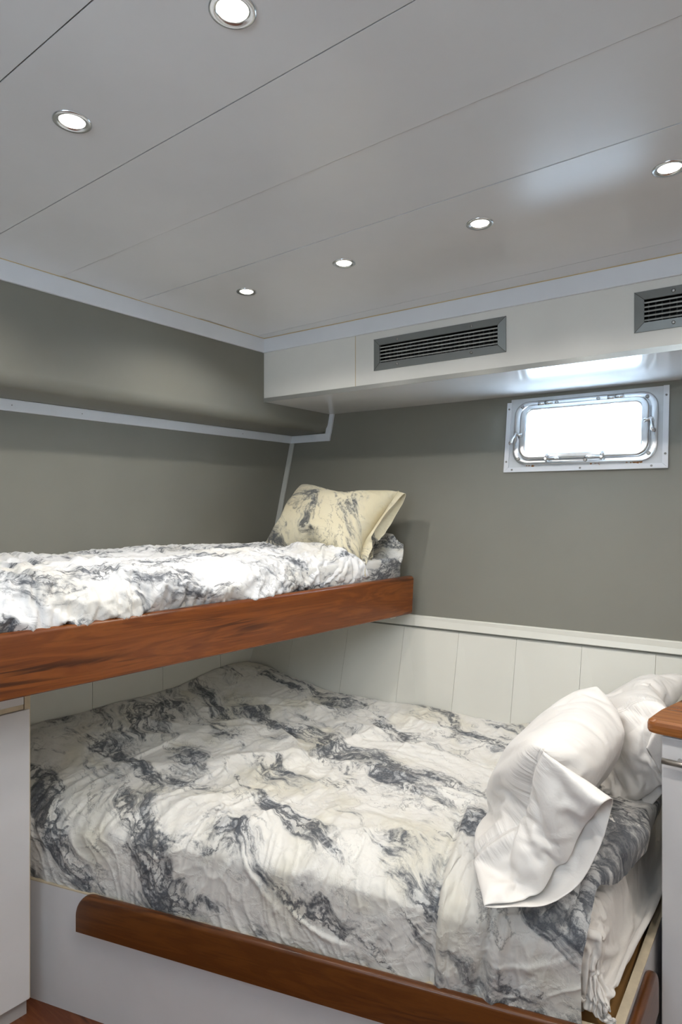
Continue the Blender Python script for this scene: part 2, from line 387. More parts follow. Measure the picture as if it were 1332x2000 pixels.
# crown strips
m = MB(); m.box(Vector((0, 0, EYE)), EX3, EY3, Z3, U_UP, U_UP + 0.012, V_NEAR, 2.1135, 0.71, 0.776)
struct(m.build('trim_7', M_trim, bevel=0.002))
def fas_strip(t0, t1, z0, z1, o0, o1):
    m = MB(); m.hexa([fas(t0, z0, o0), fas(t1, z0, o0), fas(t1, z0, o1), fas(t0, z0, o1)], [fas(t0, z1, o0), fas(t1, z1, o0), fas(t1, z1, o1), fas(t0, z1, o1)])
    return m
struct(fas_strip(-0.012, 3.6, 0.71, 0.776, 0, 0.012).build('trim_8', M_trim, bevel=0.002))
m = fas_strip(-0.01, 3.6, 0.7735, 0.7762, 0.012, 0.0145)
m.box(Vector((0, 0, EYE)), EX3, EY3, Z3, U_UP + 0.0125, U_UP + 0.0145, V_NEAR, 2.1, 0.774, 0.7762)
struct(m.build('trim_9', M_caulk))
# soffit: fascia boards, gloss underside, metal lip
m = MB()
VENTS = [(0.616, 1.1815), (1.6076, 2.173), (2.6, 3.165)]
edges = [(-0.012, 0.5205)]
prev = 0.5235
for a, b in VENTS:
    edges.append((prev, a + .02)); prev = b - .02
edges.append((prev, 3.6))
def fbox(t0, t1, z0, z1, o0=-0.018, o1=0.0):
    m.hexa([fas(t0, z0, o0), fas(t1, z0, o0), fas(t1, z0, o1), fas(t0, z0, o1)], [fas(t0, z1, o0), fas(t1, z1, o0), fas(t1, z1, o1), fas(t0, z1, o1)])
for a, b in edges: fbox(a, b, 0.482, 0.776)
for a, b in VENTS: fbox(a + .02, b - .02, 0.482, 0.57); fbox(a + .02, b - .02, 0.66, 0.776)
sf = struct(m.build('wall_soffit_fascia', M_white))
m = MB(); fbox(0.5200, 0.5240, 0.49, 0.71, -0.018, -0.0006); m.build('fascia_seam', M_caulk, None); struct(bpy.data.objects['fascia_seam'])
m = MB()
m.hexa([fas(-.02, .48, 0.0), fas(3.6, .48, 0.0), hull(3.65, .48), hull(0.2, .48)], [fas(-.02, .49, 0.0), fas(3.6, .49, 0.0), hull(3.65, .49), hull(0.2, .49)])
struct(m.build('ceiling_soffit', M_gloss))
struct(fas_strip(-0.012, 3.6, 0.4775, 0.4965, 0, 0.003).build('trim_10', plain('soffit_edge_strip', (0.40, 0.40, 0.38), 0.28, metal=0.6)))
# duct behind the vents
m = MB(); m.hexa([fas(0.5, .52, -.12), fas(3.3, .52, -.12), fas(3.3, .52, -.10), fas(0.5, .52, -.10)], [fas(0.5, .70, -.12), fas(3.3, .70, -.12), fas(3.3, .70, -.10), fas(0.5, .70, -.10)])
struct(m.build('wall_duct_back', M_black))
# right and near walls
m = MB(); m.box(Vector((0, 0, EYE)), EX3, EY3, Z3, U_R, U_R + 0.05, V_NEAR, 3.1, Z_FLOOR, 0.80)
struct(m.build('wall_right', M_white))
m = MB(); m.box(Vector((0, 0, EYE)), EX3, EY3, Z3, -2.75, U_R + 0.05, V_NEAR - 0.05, V_NEAR, Z_FLOOR, 0.80)
struct(m.build('wall_near', M_white))

# ------------------------------------------------------------------ porthole
def rrect(hx, hy, r, n=8):
    pts = []
    for cx, cy, a0 in ((hx - r, hy - r, 0), (-hx + r, hy - r, 90), (-hx + r, -hy + r, 180), (hx - r, -hy + r, 270)):
        for k in range(n + 1):
            a = R(a0 + 90 * k / n); pts.append((cx + r * math.cos(a), cy + r * math.sin(a)))
    return pts
pc = hull(1.551, 0.304)
pu = (hull(1.9, 0.304) - hull(1.2, 0.304)).normalized()
pw = (hull(1.551, 0.45) - hull(1.551, 0.15)).normalized(); pw = (pw - pu * pw.dot(pu)).normalized()
pn = pu.cross(pw)
if pn.dot(Vector((0, 0, EYE)) - pc) < 0: pn = -pn
def PP(x, y, n=0.0): return pc + pu * x + pw * y + pn * n
win = empty('window_1', pc); struct(win)
def ringloft(rings2d):   # list of (hx, hy, r, n)
    m = MB(); rr = [[PP(x, y, n) for x, y in rrect(hx, hy, r)] for hx, hy, r, n in rings2d]
    m.loft(rr, True, False, True); return m
# square plate with rounded hole
m = MB()
inner = rrect(0.262, 0.122, 0.05); outer = []
for x, y in inner:
    s = min(0.306 / abs(x) if abs(x) > 1e-9 else 9, 0.160 / abs(y) if abs(y) > 1e-9 else 9); outer.append((x * s, y * s))
# keep the corners of the plate square
for sx, sy in ((1, 1), (-1, 1), (-1, -1), (1, -1)):
    k = min(range(len(outer)), key=lambda i: math.hypot(outer[i][0] - sx * .306, outer[i][1] - sy * .160)); outer[k] = (sx * .306, sy * .160)
m.loft([[PP(x, y, -0.01) for x, y in inner], [PP(x, y, 0.004) for x, y in inner], [PP(x, y, 0.004) for x, y in outer], [PP(x, y, -0.01) for x, y in outer]], True, False, False)
m.build('backing_plate', M_plate, win)
# mitred flat trims on three sides
m = MB()
OUTX, OUTY, TW = 0.322, 0.172, 0.020
def tr(a, b, c, d): m.hexa([PP(*a, .001), PP(*b, .001), PP(*c, .001), PP(*d, .001)], [PP(*a, .010), PP(*b, .010), PP(*c, .010), PP(*d, .010)])
tr((-OUTX, -OUTY), (OUTX, -OUTY), (OUTX - TW, -OUTY + TW), (-OUTX + TW, -OUTY + TW))
tr((-OUTX, -OUTY + .001), (-OUTX + TW, -OUTY + TW + .001), (-OUTX + TW, 0.145), (-OUTX, 0.145))
tr((OUTX, -OUTY + .001), (OUTX - TW, -OUTY + TW + .001), (OUTX - TW, 0.160), (OUTX, 0.160))
m.build('trim_frame', M_trim, win)
m = MB()
for x, y in ((-.312, .115), (-.312, -.125), (-.285, -.162), (0.0, -.162), (.265, -.162), (.312, -.115), (.312, .12)):
    m.tube([PP(x, y, .009), PP(x, y, .0118), PP(x, y, .0125)], [.0042, .0042, .002], 10)
m.build('trim_screw', M_screw, win)
# flange, then hinged inner ring with rounded section, tunnel through the hull, glass
ringloft([(0.285, 0.143, 0.062, 0.003), (0.285, 0.143, 0.062, 0.012), (0.282, 0.140, 0.060, 0.014), (0.256, 0.116, 0.045, 0.014), (0.254, 0.114, 0.044, 0.010)]).build('outer_flange', M_chrome, win)
rg = []
for k in range(13):
    a = math.pi * k / 12
    off = 0.0165 * math.cos(a); rg.append((0.2405 + off, 0.1090 + off * .8, 0.038 + off * .8, 0.012 + 0.017 * min(1.0, 1.35 * math.sin(a))))
rg.append((0.224, 0.0958, 0.026, -0.01))
ringloft(rg).build('hinged_ring', M_chrome, win)
ringloft([(0.262, 0.124, 0.045, 0.004), (0.248, 0.110, 0.04, -0.005), (0.248, 0.110, 0.04, -0.09)]).build('tunnel_liner', M_plate, win)
m = MB(); m.add([PP(x, y, -.004) for x, y in rrect(.2385, .104, .033)], [list(range(36))]); m.build('glass_pane', M_glass, win)
# light portal in the opening: helps the sampler find the sky, gives no light of its own
pl_ = bpy.data.lights.new('sky_portal', 'AREA'); pl_.shape = 'RECTANGLE'; pl_.size = 0.48; pl_.size_y = 0.205; pl_.cycles.is_portal = True
po_ = bpy.data.objects.new('sky_portal', pl_); col.objects.link(po_); po_.location = PP(0, 0, -.06)
po_.rotation_euler = Matrix((pu, pw, pu.cross(pw))).transposed().to_euler() if pu.cross(pw).dot(pn) < 0 else Matrix((pu, -pw, pu.cross(-pw))).transposed().to_euler()
# flange bolts
m = MB()
for x, y in ((-.250, .118), (-.105, .128), (.062, .128), (.245, .118), (-.258, -.115), (.255, -.113), (.272, -.02), (0.02, -.13)):
    m.tube([PP(x, y, .013), PP(x, y, .017), PP(x, y, .0185)], [.0075, .0075, .005], 14)
m.build('flange_bolt', M_screw, win)
# hinges
for x in (-.150, .130):
    m = MB(); m.tube([PP(x - .030, .124, .024), PP(x - .003, .124, .024)], .009, 14); m.tube([PP(x - .001, .126, .022), PP(x + .030, .126, .022)], .010, 14)
    m.box(pc, pu, pw, pn, x - .014, x + .012, .098, .122, .012, .028)
    m.build('hinge', M_chrome, win)
# swing dogs
def dog(x, y, dx, dy, hx, hy):
    """pivot at x,y; lug points dx,dy towards the ring; handle hangs along hx,hy"""
    m = MB()
    m.tube([PP(x, y, .012), PP(x, y, .034), PP(x, y, .038)], [.009, .009, .005], 14)
    m.tube([PP(x, y, .028), PP(x + dx * .5, y + dy * .5, .032), PP(x + dx, y + dy, .030)], [.008, .007, .009], 12)
    p = []
    for k in range(9):
        s = k / 8; p.append(PP(x + hx * s, y + hy * s, .030 + .016 * math.sin(s * 2.2)))
    m.tube(p, [.007, .005, .0042, .004, .0045, .006, .0075, .0075, .003], 12)
    m.build('swing_dog', M_chrome, win)
dog(-.268, -.008, .024, -.006, -.022, -.050)
dog(-.135, -.124, .006, .022, .058, -.004)
dog(.085, -.124, .004, .022, -.058, -.002)
dog(.262, .022, -.024, -.004, .010, -.056)
# old rust marks under the flange
m = MB()
rr_ = random.Random(3)
for cx, n_, sp in ((-.20, 5, .012), (.055, 5, .010), (.205, 14, .02)):
    for _ in range(n_):
        x = cx + rr_.gauss(0, sp); y = -.1445 + rr_.gauss(0, .0022); r = rr_.uniform(.0015, .004)
        m.add([PP(x + r * 1.6 * math.cos(a) * rr_.uniform(.6, 1.3), y + r * math.sin(a), .0046) for a in [k * math.pi / 4 for k in range(8)]], [list(range(8))])
m.build('rust_mark', plain('rust', (0.33, 0.14, 0.04), 0.8), win)

# ------------------------------------------------------------------ air vents
def vent(t0, t1, label):
    z0, z1 = 0.550, 0.6805; bw = 0.030
    root = empty('air_vent', fas(t0, z0)); tag(root, label, 'air vent', None)
    m = MB()
    I = [(t0 + bw, z0 + bw * .95), (t1 - bw, z0 + bw * .95), (t1 - bw, z1 - bw * .95), (t0 + bw, z1 - bw * .95)]
    O = [(t0, z0), (t1, z0), (t1, z1), (t0, z1)]
    for k in range(4):
        a, b, c, d = O[k], O[(k + 1) % 4], I[(k + 1) % 4], I[k]
        # mitre gap
        sh = 0.0006
        m.hexa([fas(*a, 0.0), fas(*b, 0.0), fas(*c, 0.0), fas(*d, 0.0)], [fas(*a, 0.004), fas(*b, 0.004), fas(*c, 0.009), fas(*d, 0.009)])
    m.build('frame', M_vent, root, bevel=0.0008)
    for a, b in zip(O, I):
        m = MB(); m.tube([fas(*a, 0.0045), fas(*b, 0.0093)], 0.0005, 5); m.build('mitre_joint', M_groove, root)
    n = 5
    for k in range(n):
        z = z0 + bw + (k + .35) * (z1 - z0 - 2 * bw) / n
        mm = MB(); s = []
        for tt in (t0 + bw - .004, t1 - bw + .004):
            s.append([fas(tt, z - .002, .004), fas(tt, z + .0025, .006), fas(tt, z + .0085, -.012), fas(tt, z + .0065, -.014)])
        mm.loft(s, True, True, False); mm.build('louvre', M_louvre, root)
    mm = MB()
    nf = 26
    rr = random.Random(int(t0 * 100))
    for k in range(nf):
        tt = t0 + bw + (k + .5) * (t1 - t0 - 2 * bw) / nf + rr.uniform(-.003, .003)
        mm.hexa([fas(tt - .0008, z0 + .028, -.045), fas(tt + .0008, z0 + .028, -.045), fas(tt + .0008, z0 + .028, -.025), fas(tt - .0008, z0 + .028, -.025)],
                [fas(tt - .0008, z1 - .028, -.045), fas(tt + .0008, z1 - .028, -.045), fas(tt + .0008, z1 - .028, -.025), fas(tt - .0008, z1 - .028, -.025)])
    mm.build('rear_fins', M_vent, root)
    for tt, zz in ((.2, .12), (.2, .88), (.765, .12), (.765, .88)):
        p = (t0 + (t1 - t0) * tt, z0 + (z1 - z0) * zz)
        mm = MB(); mm.tube([fas(*p, .005), fas(*p, .0085), fas(*p, .0095)], [.0055, .0055, .003], 12); mm.build('screw', M_screw, root)
vent(*VENTS[0], 'long grey louvred air vent set in the white fascia, whole in view near the corner')
vent(*VENTS[1], 'grey louvred air vent set in the white fascia above the porthole')

# ------------------------------------------------------------------ recessed downlights
US = [-1.635, -1.19, -0.72, -0.25, 0.22, 0.69]
lab = {
 (0, 0.673): 'lit recessed downlight beside the grey wall, in the row nearest the camera',
 (1, 0.673): 'lit round chrome recessed downlight in the wide ceiling plank, second nearest the camera',
 (2, 0.673): 'large lit round chrome recessed downlight at the top of the picture, nearest the camera',
 (0, 1.598): 'small lit recessed downlight in the ceiling, closest to the grey wall corner',
 (1, 1.598): 'lit recessed downlight in the ceiling above the upper pillow, in front of the long vent',
 (2, 1.598): 'lit recessed downlight in the ceiling beside the blue reflection, with chrome ring',
 (3, 1.598): 'lit recessed downlight cut by the right border, in front of the second vent'}
def downlight(u, v, label):
    p = UV(u, v, Z_CEIL)
    root = empty('recessed_downlight', p)
    tag(root, label, 'downlight', None)
    m = MB()
    pr = [(0.0375, 0.0), (0.0375, -0.002), (0.035, -0.0035), (0.028, -0.0030), (0.0235, -0.0005), (0.0235, 0.004)]
    rings = [[p + X3 * (r * math.cos(a)) + Y3 * (r * math.sin(a)) + Z3 * z for a in [2 * math.pi * k / 40 for k in range(40)]] for r, z in pr]
    m.loft(rings, True, False, True); m.build('trim_ring', M_chrome, root)
    m = MB()
    pr = [(0.0235, -0.0005), (0.018, -0.0030), (0.010, -0.0042), (0.0005, -0.0046)]
    rings = [[p + X3 * (r * math.cos(a)) + Y3 * (r * math.sin(a)) + Z3 * z for a in [2 * math.pi * k / 32 for k in range(32)]] for r, z in pr]
    m.loft(rings, True, True, True); m.build('lamp_lens', M_led, root)
    l = bpy.data.lights.new('downlight_lamp', 'SPOT'); l.energy = LAMP_W * 4; l.color = (1.0, 0.95, 0.87)
    l.spot_size = R(150); l.spot_blend = 0.6; l.shadow_soft_size = 0.018
    lo = bpy.data.objects.new('lamp_beam', l); col.objects.link(lo); lo.parent = root; lo.location = (0, 0, -0.012)
for i, u in enumerate(US):
    for v in (0.673, 1.598):
        l_ = lab.get((i, v), 'lit recessed downlight in the part of the ceiling behind the camera')
        if (i, v) not in lab: 
            downlight(u, v, l_)
        else: downlight(u, v, l_)
for o in bpy.data.objects:
    if o.type == 'EMPTY' and o.name.startswith('recessed_downlight'): o['group'] = 'recessed ceiling downlights'

# ------------------------------------------------------------------ upper bunk
BR = Vector((0.324, 2.75, 0)); BV = Vector((0.6875, 0.726, 0)); BN = Vector((-0.726, 0.6875, 0))
def BP(s, b, z): return BR - BV * s + BN * b + Vector((0, 0, EYE + z))     # s from hull end, b inward from board face
bunk = empty('upper_bunk', BP(1.2, 0.3, -0.49)); tag(bunk, 'fixed upper bunk with a deep glossy mahogany front board', 'bunk bed')
S_END = 2.9
def board_prof(z0, z1, th, r=0.012, n=5):
    pts = [(0.0 + 0.004, z0), (0.0, z0 + 0.004)]
    for k in range(n + 1):
        a = math.pi / 2 * k / n; pts.append((r - r * math.cos(a), z1 - r + r * math.sin(a)))
    for k in range(n + 1):
        a = math.pi / 2 * k / n; pts.append((th - r + r * math.sin(a), z1 - r + r * math.cos(a)))
    pts.append((th, z0)); return pts
m = MB(); rings = []
for s, e in ((-0.0, 1), (0.004, 0), (0.4, 0), (1.2, 0), (2.0, 0), (S_END, 0)):
    pr = board_prof(-0.491 + .003 * e, -0.324 - .003 * e, 0.034 - .004 * e)
    rings.append([BP(s + (0.012 * (-0.324 - z) / .167 if s < .01 else 0), b, z) for b, z in pr])
m.loft(rings, True, True, True)
o = m.build('front_board', M_wood, bunk); md = o.modifiers.new('es', 'EDGE_SPLIT'); md.split_angle = R(40)
set_uv(o, lambda c: ((Vector((c.x, c.y, 0)) - BR).dot(BV), c.z + (Vector((c.x, c.y, 0)) - BR).dot(BN)))
def bw_(s): return 0.903 - 0.1138 * s
m = MB()
m.hexa([BP(0.02, .034, -.475), BP(S_END, .034, -.475), BP(S_END, bw_(S_END) - .004, -.475), BP(0.215, bw_(.215) - .01, -.475)],
       [BP(0.02, .034, -.455), BP(S_END, .034, -.455), BP(S_END, bw_(S_END) - .004, -.455), BP(0.215, bw_(.215) - .01, -.455)])
m.build('platform', M_panel, bunk)
m = MB(); m.box(BP(0.10, 0.036, -0.505), BV, BN, Z3, -0.02, 0.02, 0, 0.03, 0, 0.03); m.build('support_bracket', M_steel, bunk, bevel=.002)

# ------------------------------------------------------------------ noise for cloth
_rng = np.random.RandomState(11)
_perm = _rng.permutation(512); _g = _rng.uniform(0, 2 * np.pi, 512); _gx, _gy = np.cos(_g), np.sin(_g)
def pn2(x, y, seed=0):
    x = np.asarray(x, float) + seed * 17.31; y = np.asarray(y, float) + seed * 9.77
    xi = np.floor(x).astype(int); yi = np.floor(y).astype(int); xf = x - xi; yf = y - yi
    def gr(ix, iy, fx, fy):
        k = _perm[(_perm[ix & 511] + iy) & 511]; return _gx[k] * fx + _gy[k] * fy
    u = xf ** 3 * (xf * (xf * 6 - 15) + 10); v = yf ** 3 * (yf * (yf * 6 - 15) + 10)
    a = gr(xi, yi, xf, yf); b = gr(xi + 1, yi, xf - 1, yf); c = gr(xi, yi + 1, xf, yf - 1); d = gr(xi + 1, yi + 1, xf - 1, yf - 1)
    return (a + (b - a) * u + (c - a) * v + (a - b - c + d) * u * v) * 1.5
def fbm(x, y, o=3, seed=0):
    s = 0; a = 1.0; f = 1.0
    for k in range(o): s = s + a * pn2(x * f, y * f, seed + k); a *= .5; f *= 2.03
    return s
def ridged(x, y, seed=0, sharp=1.0):
    n = np.abs(fbm(x, y, 2, seed)); return np.exp(-(n * 4.2 * sharp)) 
def sst(x, a, b):
    t = np.clip((x - a) / (b - a), 0, 1); return t * t * (3 - 2 * t)
def crease(x, y, x0, y0, x1, y1, wd, amp, bend=0.0):
    """soft asymmetric fold along a (slightly bent) segment"""
    dx, dy = x1 - x0, y1 - y0; L = math.hypot(dx, dy); dx /= L; dy /= L
    a = (x - x0) * dx + (y - y0) * dy; c = -(x - x0) * dy + (y - y0) * dx
    s = np.clip(a / L, 0, 1)
    c = c - bend * np.sin(np.pi * s)
    env = np.sin(np.pi * np.clip(a / L, 0, 1)) ** .6
    wv = wd * (0.6 + 0.8 * s)
    q = c / wv
    return amp * env * np.exp(-np.where(q > 0, q * q * 3.5, q * q * .9))
def grid_obj(name, P, UVc, mat, parent=None, thick=0.0, smooth=True, wrap=False):
    """P: (n,m,3) positions"""
    n, k = P.shape[:2]
    me = bpy.data.meshes.new(name)
    idx = np.arange(n * k).reshape(n, k)
    if wrap: idx = np.concatenate([idx, idx[:, :1]], 1)
    q = np.stack([idx[:-1, :-1], idx[1:, :-1], idx[1:, 1:], idx[:-1, 1:]], -1).reshape(-1, 4)
    me.vertices.add(n * k); me.vertices.foreach_set('co', P.reshape(-1).astype(np.float32))
    me.loops.add(len(q) * 4); me.loops.foreach_set('vertex_index', q.ravel().astype(np.int32))
    me.polygons.add(len(q)); me.polygons.foreach_set('loop_start', (np.arange(len(q)) * 4).astype(np.int32))
    me.polygons.foreach_set('loop_total', np.full(len(q), 4, dtype=np.int32))
    me.update(calc_edges=True); me.validate()
    me.polygons.foreach_set('use_smooth', [smooth] * len(me.polygons))
    uvl = me.uv_layers.new(name='UVMap')
    uvl.data.foreach_set('uv', UVc.reshape(-1, 2)[q.ravel()].astype(np.float32).ravel())
    o = bpy.data.objects.new(name, me); col.objects.link(o); me.materials.append(mat)
    if thick: md = o.modifiers.new('solid', 'SOLIDIFY'); md.thickness = thick; md.offset = -1
    if parent: o.parent = parent; o.matrix_parent_inverse = Matrix.Translation(-Vector(parent.location))
    return o
def normals(P):
    a = np.gradient(P, axis=0); b = np.gradient(P, axis=1); n = np.cross(a, b); return n / (np.linalg.norm(n, axis=-1, keepdims=True) + 1e-9)

def upsample(P, f):
    """Catmull-Rom upsampling of a structured grid by the factor f"""
    def up(A):
        n = A.shape[0]; t = np.linspace(0, n - 1, (n - 1) * f + 1); i = np.clip(np.floor(t).astype(int), 0, n - 2); u = (t - i)
        u = u.reshape((-1,) + (1,) * (A.ndim - 1))
        p0 = np.where((i > 0).reshape(u.shape), A[np.maximum(i - 1, 0)], 2 * A[i] - A[i + 1]); p1 = A[i]; p2 = A[i + 1]
        p3 = np.where((i < n - 2).reshape(u.shape), A[np.minimum(i + 2, n - 1)], 2 * A[i + 1] - A[i])
        return 0.5 * (2 * p1 + (p2 - p0) * u + (2 * p0 - 5 * p1 + 4 * p2 - p3) * u * u + (3 * p1 - p0 - 3 * p2 + p3) * u ** 3)
    return np.swapaxes(up(np.swapaxes(up(P), 0, 1)), 0, 1)
def set_collider(c, fr=60):
    c.modifiers.new('coll', 'COLLISION'); c.collision.thickness_outer = 0.004; c.collision.cloth_friction = fr; c.collision.damping = .9
def run_cloth(ob, frames):
    md = ob.modifiers['cloth']; md.point_cache.frame_start = 1; md.point_cache.frame_end = frames
    sc.frame_start = 1; sc.frame_end = frames
    for f in range(1, frames + 1): sc.frame_set(f)
    ev = ob.evaluated_get(bpy.context.evaluated_depsgraph_get())
    n = len(ob.data.vertices); co = np.empty(n * 3, dtype=np.float32); ev.data.vertices.foreach_get('co', co)
    ob.modifiers.remove(md); return co
def settle_sheet(P0, collP, grow=0.08, frames=24, pin=None, mass=.2, bend=.05, tens=12, selfc=False, extra=()):
    """lets a sheet that is a little too large settle over a padded surface; returns the settled grid"""
    n, m = P0.shape[:2]
    ob = grid_obj('cloth_tmp', P0, np.zeros((n, m, 2)), None_mat)
    cl = grid_obj('coll_tmp', collP, np.zeros(collP.shape[:2] + (2,)), None_mat)
    N_ = cl.data.polygons[len(cl.data.polygons) // 2].normal
    if N_.z < 0: cl.data.flip_normals()
    set_collider(cl)
    md = ob.modifiers.new('cloth', 'CLOTH'); cs = md.settings
    cs.quality = 5; cs.mass = mass; cs.tension_stiffness = tens; cs.compression_stiffness = tens; cs.shear_stiffness = tens * .4; cs.bending_stiffness = bend
    cs.tension_damping = 6; cs.compression_damping = 6; cs.shear_damping = 6; cs.bending_damping = .5; cs.air_damping = 3
    cs.shrink_min = -grow; cs.shrink_max = -grow
    if pin is not None:
        pg = ob.vertex_groups.new(name='pin'); pv = pin.ravel()
        for k in np.nonzero(pv > 0)[0]: pg.add([int(k)], float(pv[k]), 'REPLACE')
        cs.vertex_group_mass = 'pin'
    cc = md.collision_settings; cc.distance_min = .004; cc.collision_quality = 2; cc.use_self_collision = selfc; cc.self_distance_min = .004
    co = run_cloth(ob, frames)
    bpy.data.objects.remove(ob); bpy.data.objects.remove(cl)
    return co.reshape(n, m, 3).astype(float)
None_mat = M_sheet

# ------------------------------------------------------------------ upper mattress + duvet
m = MB()
def mat_box(m, poly, z0, z1, r=0.03, n=4):
    """rounded-edge slab on a plan polygon"""
    c = Vector((sum(p.x for p in poly) / len(poly), sum(p.y for p in poly) / len(poly), 0))
    def ring(ins, z):
        out = []
        K = len(poly)
        for i in range(K):
            p, q, s = poly[i - 1], poly[i], poly[(i + 1) % K]
            for t in np.linspace(0, 1, 14, endpoint=False):
                a = q.lerp(s, t); a = Vector((a.x, a.y, 0)); d = (c - a).normalized(); out.append(a + d * ins + Vector((0, 0, EYE + z)))
        return out
    rings = [ring(r, z0)]
    for k in range(n + 1):
        a = math.pi / 2 * k / n; rings.append(ring(r - r * math.sin(a), z0 + r - r * math.cos(a)))
    for k in range(n + 1):
        a = math.pi / 2 * k / n; rings.append(ring(r - r * math.cos(a), z1 - r + r * math.sin(a)))
    rings.append(ring(0.15, z1 + .004))
    m.loft(rings, True, True, True)
um = [BP(0.045, 0.040, 0), BP(S_END - .02, 0.04, 0), BP(S_END - .02, bw_(S_END) - .03, 0), BP(0.23, bw_(.23) - .03, 0)]
ns, nb = 110, 150
# fitted sheet over the head end of the mattress, puckered along the front
S = np.linspace(0.0, 0.75, ns)[:, None] * np.ones((1, nb)); B = np.ones((ns, 1)) * np.linspace(0, 1, nb)[None, :]
def bunk_np(s, b, z): return np.stack([BR.x - BV.x * s + BN.x * b, BR.y - BV.y * s + BN.y * b, EYE + z], -1)
m = MB(); mat_box(m, um, -0.453, -0.245)
o = m.build('mattress', M_sheetm); tag(o, 'narrow bunk mattress in marble print fitted sheet behind the upper mahogany board', 'mattress')
set_uv(o, lambda c: ((Vector((c.x, c.y, 0)) - BR).dot(BV), (Vector((c.x, c.y, 0)) - BR).dot(BN) - c.z))
# raised sheet corner standing against the hull
mat_up = o
n1, n2 = 40, 40
A_ = np.linspace(0, 1, n1)[:, None] * np.ones((1, n2)); B_ = np.ones((n1, 1)) * np.linspace(0, 1, n2)[None, :]
hgt = 0.02 + 0.098 * sst(A_, 0.0, 0.35) * (1 - 0.15 * A_) * (1 - sst(A_, .8, 1.0) * .5)
b_ = 0.055 + 0.30 * (1 - A_)
s_ = 0.035 - 0.045 * B_ + 0.012 * np.sin(A_ * 9) * B_ + 0.02 * (1 - B_) ** 2
z_ = -0.31 + (hgt + 0.065) * B_
s_ = s_ + .17 * b_
b_ = b_ - 0.012 * np.sin(B_ * np.pi)
Pq = bunk_np(s_, b_, z_) 
grid_obj('turned_up_sheet_edge', Pq, np.stack([b_ * 1.3 + 2, z_ * 1.3], -1), M_sheetm, mat_up, thick=0.012)

def duvet_profile(q, r_top, drop):
    """q: arc distance from the hem at the front going up and over; returns (b, z) offsets with z=0 on top"""
    # hanging part: from z=-drop up to start of the round, bulging outward
    L1 = max(drop - r_top, 0.0); L2 = r_top * math.pi / 2
    b = np.zeros_like(q); z = np.zeros_like(q)
    h = q < L1; z = np.where(h, -drop + q, z)
    bulge = 0.012 * np.sin(np.pi * np.clip(q / (L1 + L2), 0, 1))
    b = np.where(h, 0.0, b)
    m_ = (q >= L1) & (q < L1 + L2); a = (q - L1) / r_top
    z = np.where(m_, -r_top + r_top * np.sin(a), z); b = np.where(m_, r_top - r_top * np.cos(a), b)
    t = q >= L1 + L2; b = np.where(t, r_top + (q - L1 - L2), b); z = np.where(t, 0.0, z)
    return b - bulge, z

drop, rt = 0.125, 0.09
def upper_base(ns, nq, lift=0.0):
    s0 = np.linspace(0.26, 2.75, ns)[:, None] * np.ones((1, nq))
    L12 = (drop - rt) + rt * math.pi / 2
    q = np.ones((ns, 1)) * np.linspace(0, 1, nq)[None, :] * (L12 + (bw_(s0) - 0.045 - rt - 0.010))
    b, z = duvet_profile(q, rt, drop)
    b = b + 0.047
    top = sst(q, L12 * .7, L12 * 1.2)
    h = 0.015 * fbm(s0 * 2.2, q * 2.6, 2, 1)
    h += top * (0.024 * np.exp(-((q - 0.30 - .03 * np.sin(s0 * 3)) / .07) ** 2) + 0.02 * np.exp(-((q - 0.62) / .10) ** 2) - 0.006)
    rr = random.Random(8)
    for _ in range(14):
        x0 = rr.uniform(.3, 2.5); y0 = rr.uniform(.05, .35); a = rr.uniform(-.6, .6) + (math.pi / 2 if rr.random() < .75 else 0.2); L = rr.uniform(.14, .34)
        h += crease(s0, q, x0, y0, x0 + L * math.cos(a), y0 + L * math.sin(a), rr.uniform(.02, .035), rr.uniform(.008, .016), rr.uniform(-.03, .03))
    P = bunk_np(s0, b, -0.218 + 0.012 * sst(s0, 2.2, 1.2) + z)
    Nn = normals(P)
    if Nn[ns // 2, nq // 2, 2] < 0: Nn = -Nn
    P = P + Nn * (h + lift)[..., None]
    pull = np.sqrt(np.clip(1 - (1 - np.clip((s0 - .26) / .11, 0, 1)) ** 2, 0, 1))
    P[..., 2] = np.where(s0 < .37, (EYE - 0.31) * (1 - pull) + P[..., 2] * pull, P[..., 2])
    P[..., 2] = np.maximum(P[..., 2], EYE - 0.335)
    return P, s0, q
P0, s0, q0 = upper_base(150, 66, 0.008)
Pc, _, _ = upper_base(120, 50, 0.0)
pin = np.zeros(P0.shape[:2]); pin[0] = pin[-1] = 1; pin[:, 0] = 1; pin[:, -1] = 1
Ps = settle_sheet(P0, Pc, grow=0.06, frames=22, pin=pin, bend=.02)
P = upsample(Ps, 4); s_f = upsample(s0[..., None], 4)[..., 0]; q_f = upsample(q0[..., None], 4)[..., 0]
Nn = normals(P)
if Nn[300, 130, 2] < 0: Nn = -Nn
wx = s_f + 0.05 * fbm(s_f * 4, q_f * 4, 2, 5); wy = q_f + 0.05 * fbm(s_f * 4, q_f * 4, 2, 6)
L12 = (drop - rt) + rt * math.pi / 2; frontm = 1 - sst(q_f, L12 * .6, L12 * 1.6)
h = 0.004 * (ridged(wx * 12, wy * 9, 3) - .35) + frontm * 0.009 * (ridged(wx * 20 + wy * 5, wy * 2.2, 8) - .35) + 0.0018 * (ridged(wx * 34, wy * 26, 9) - .3)
edge = sst(s_f, .26, .30)
P = P + Nn * (h * edge)[..., None]
o = grid_obj('duvet', P, np.stack([s_f, q_f], -1), M_duvet_up)
tag(o, 'white duvet with grey marble veins lying rumpled along the upper bunk', 'duvet')

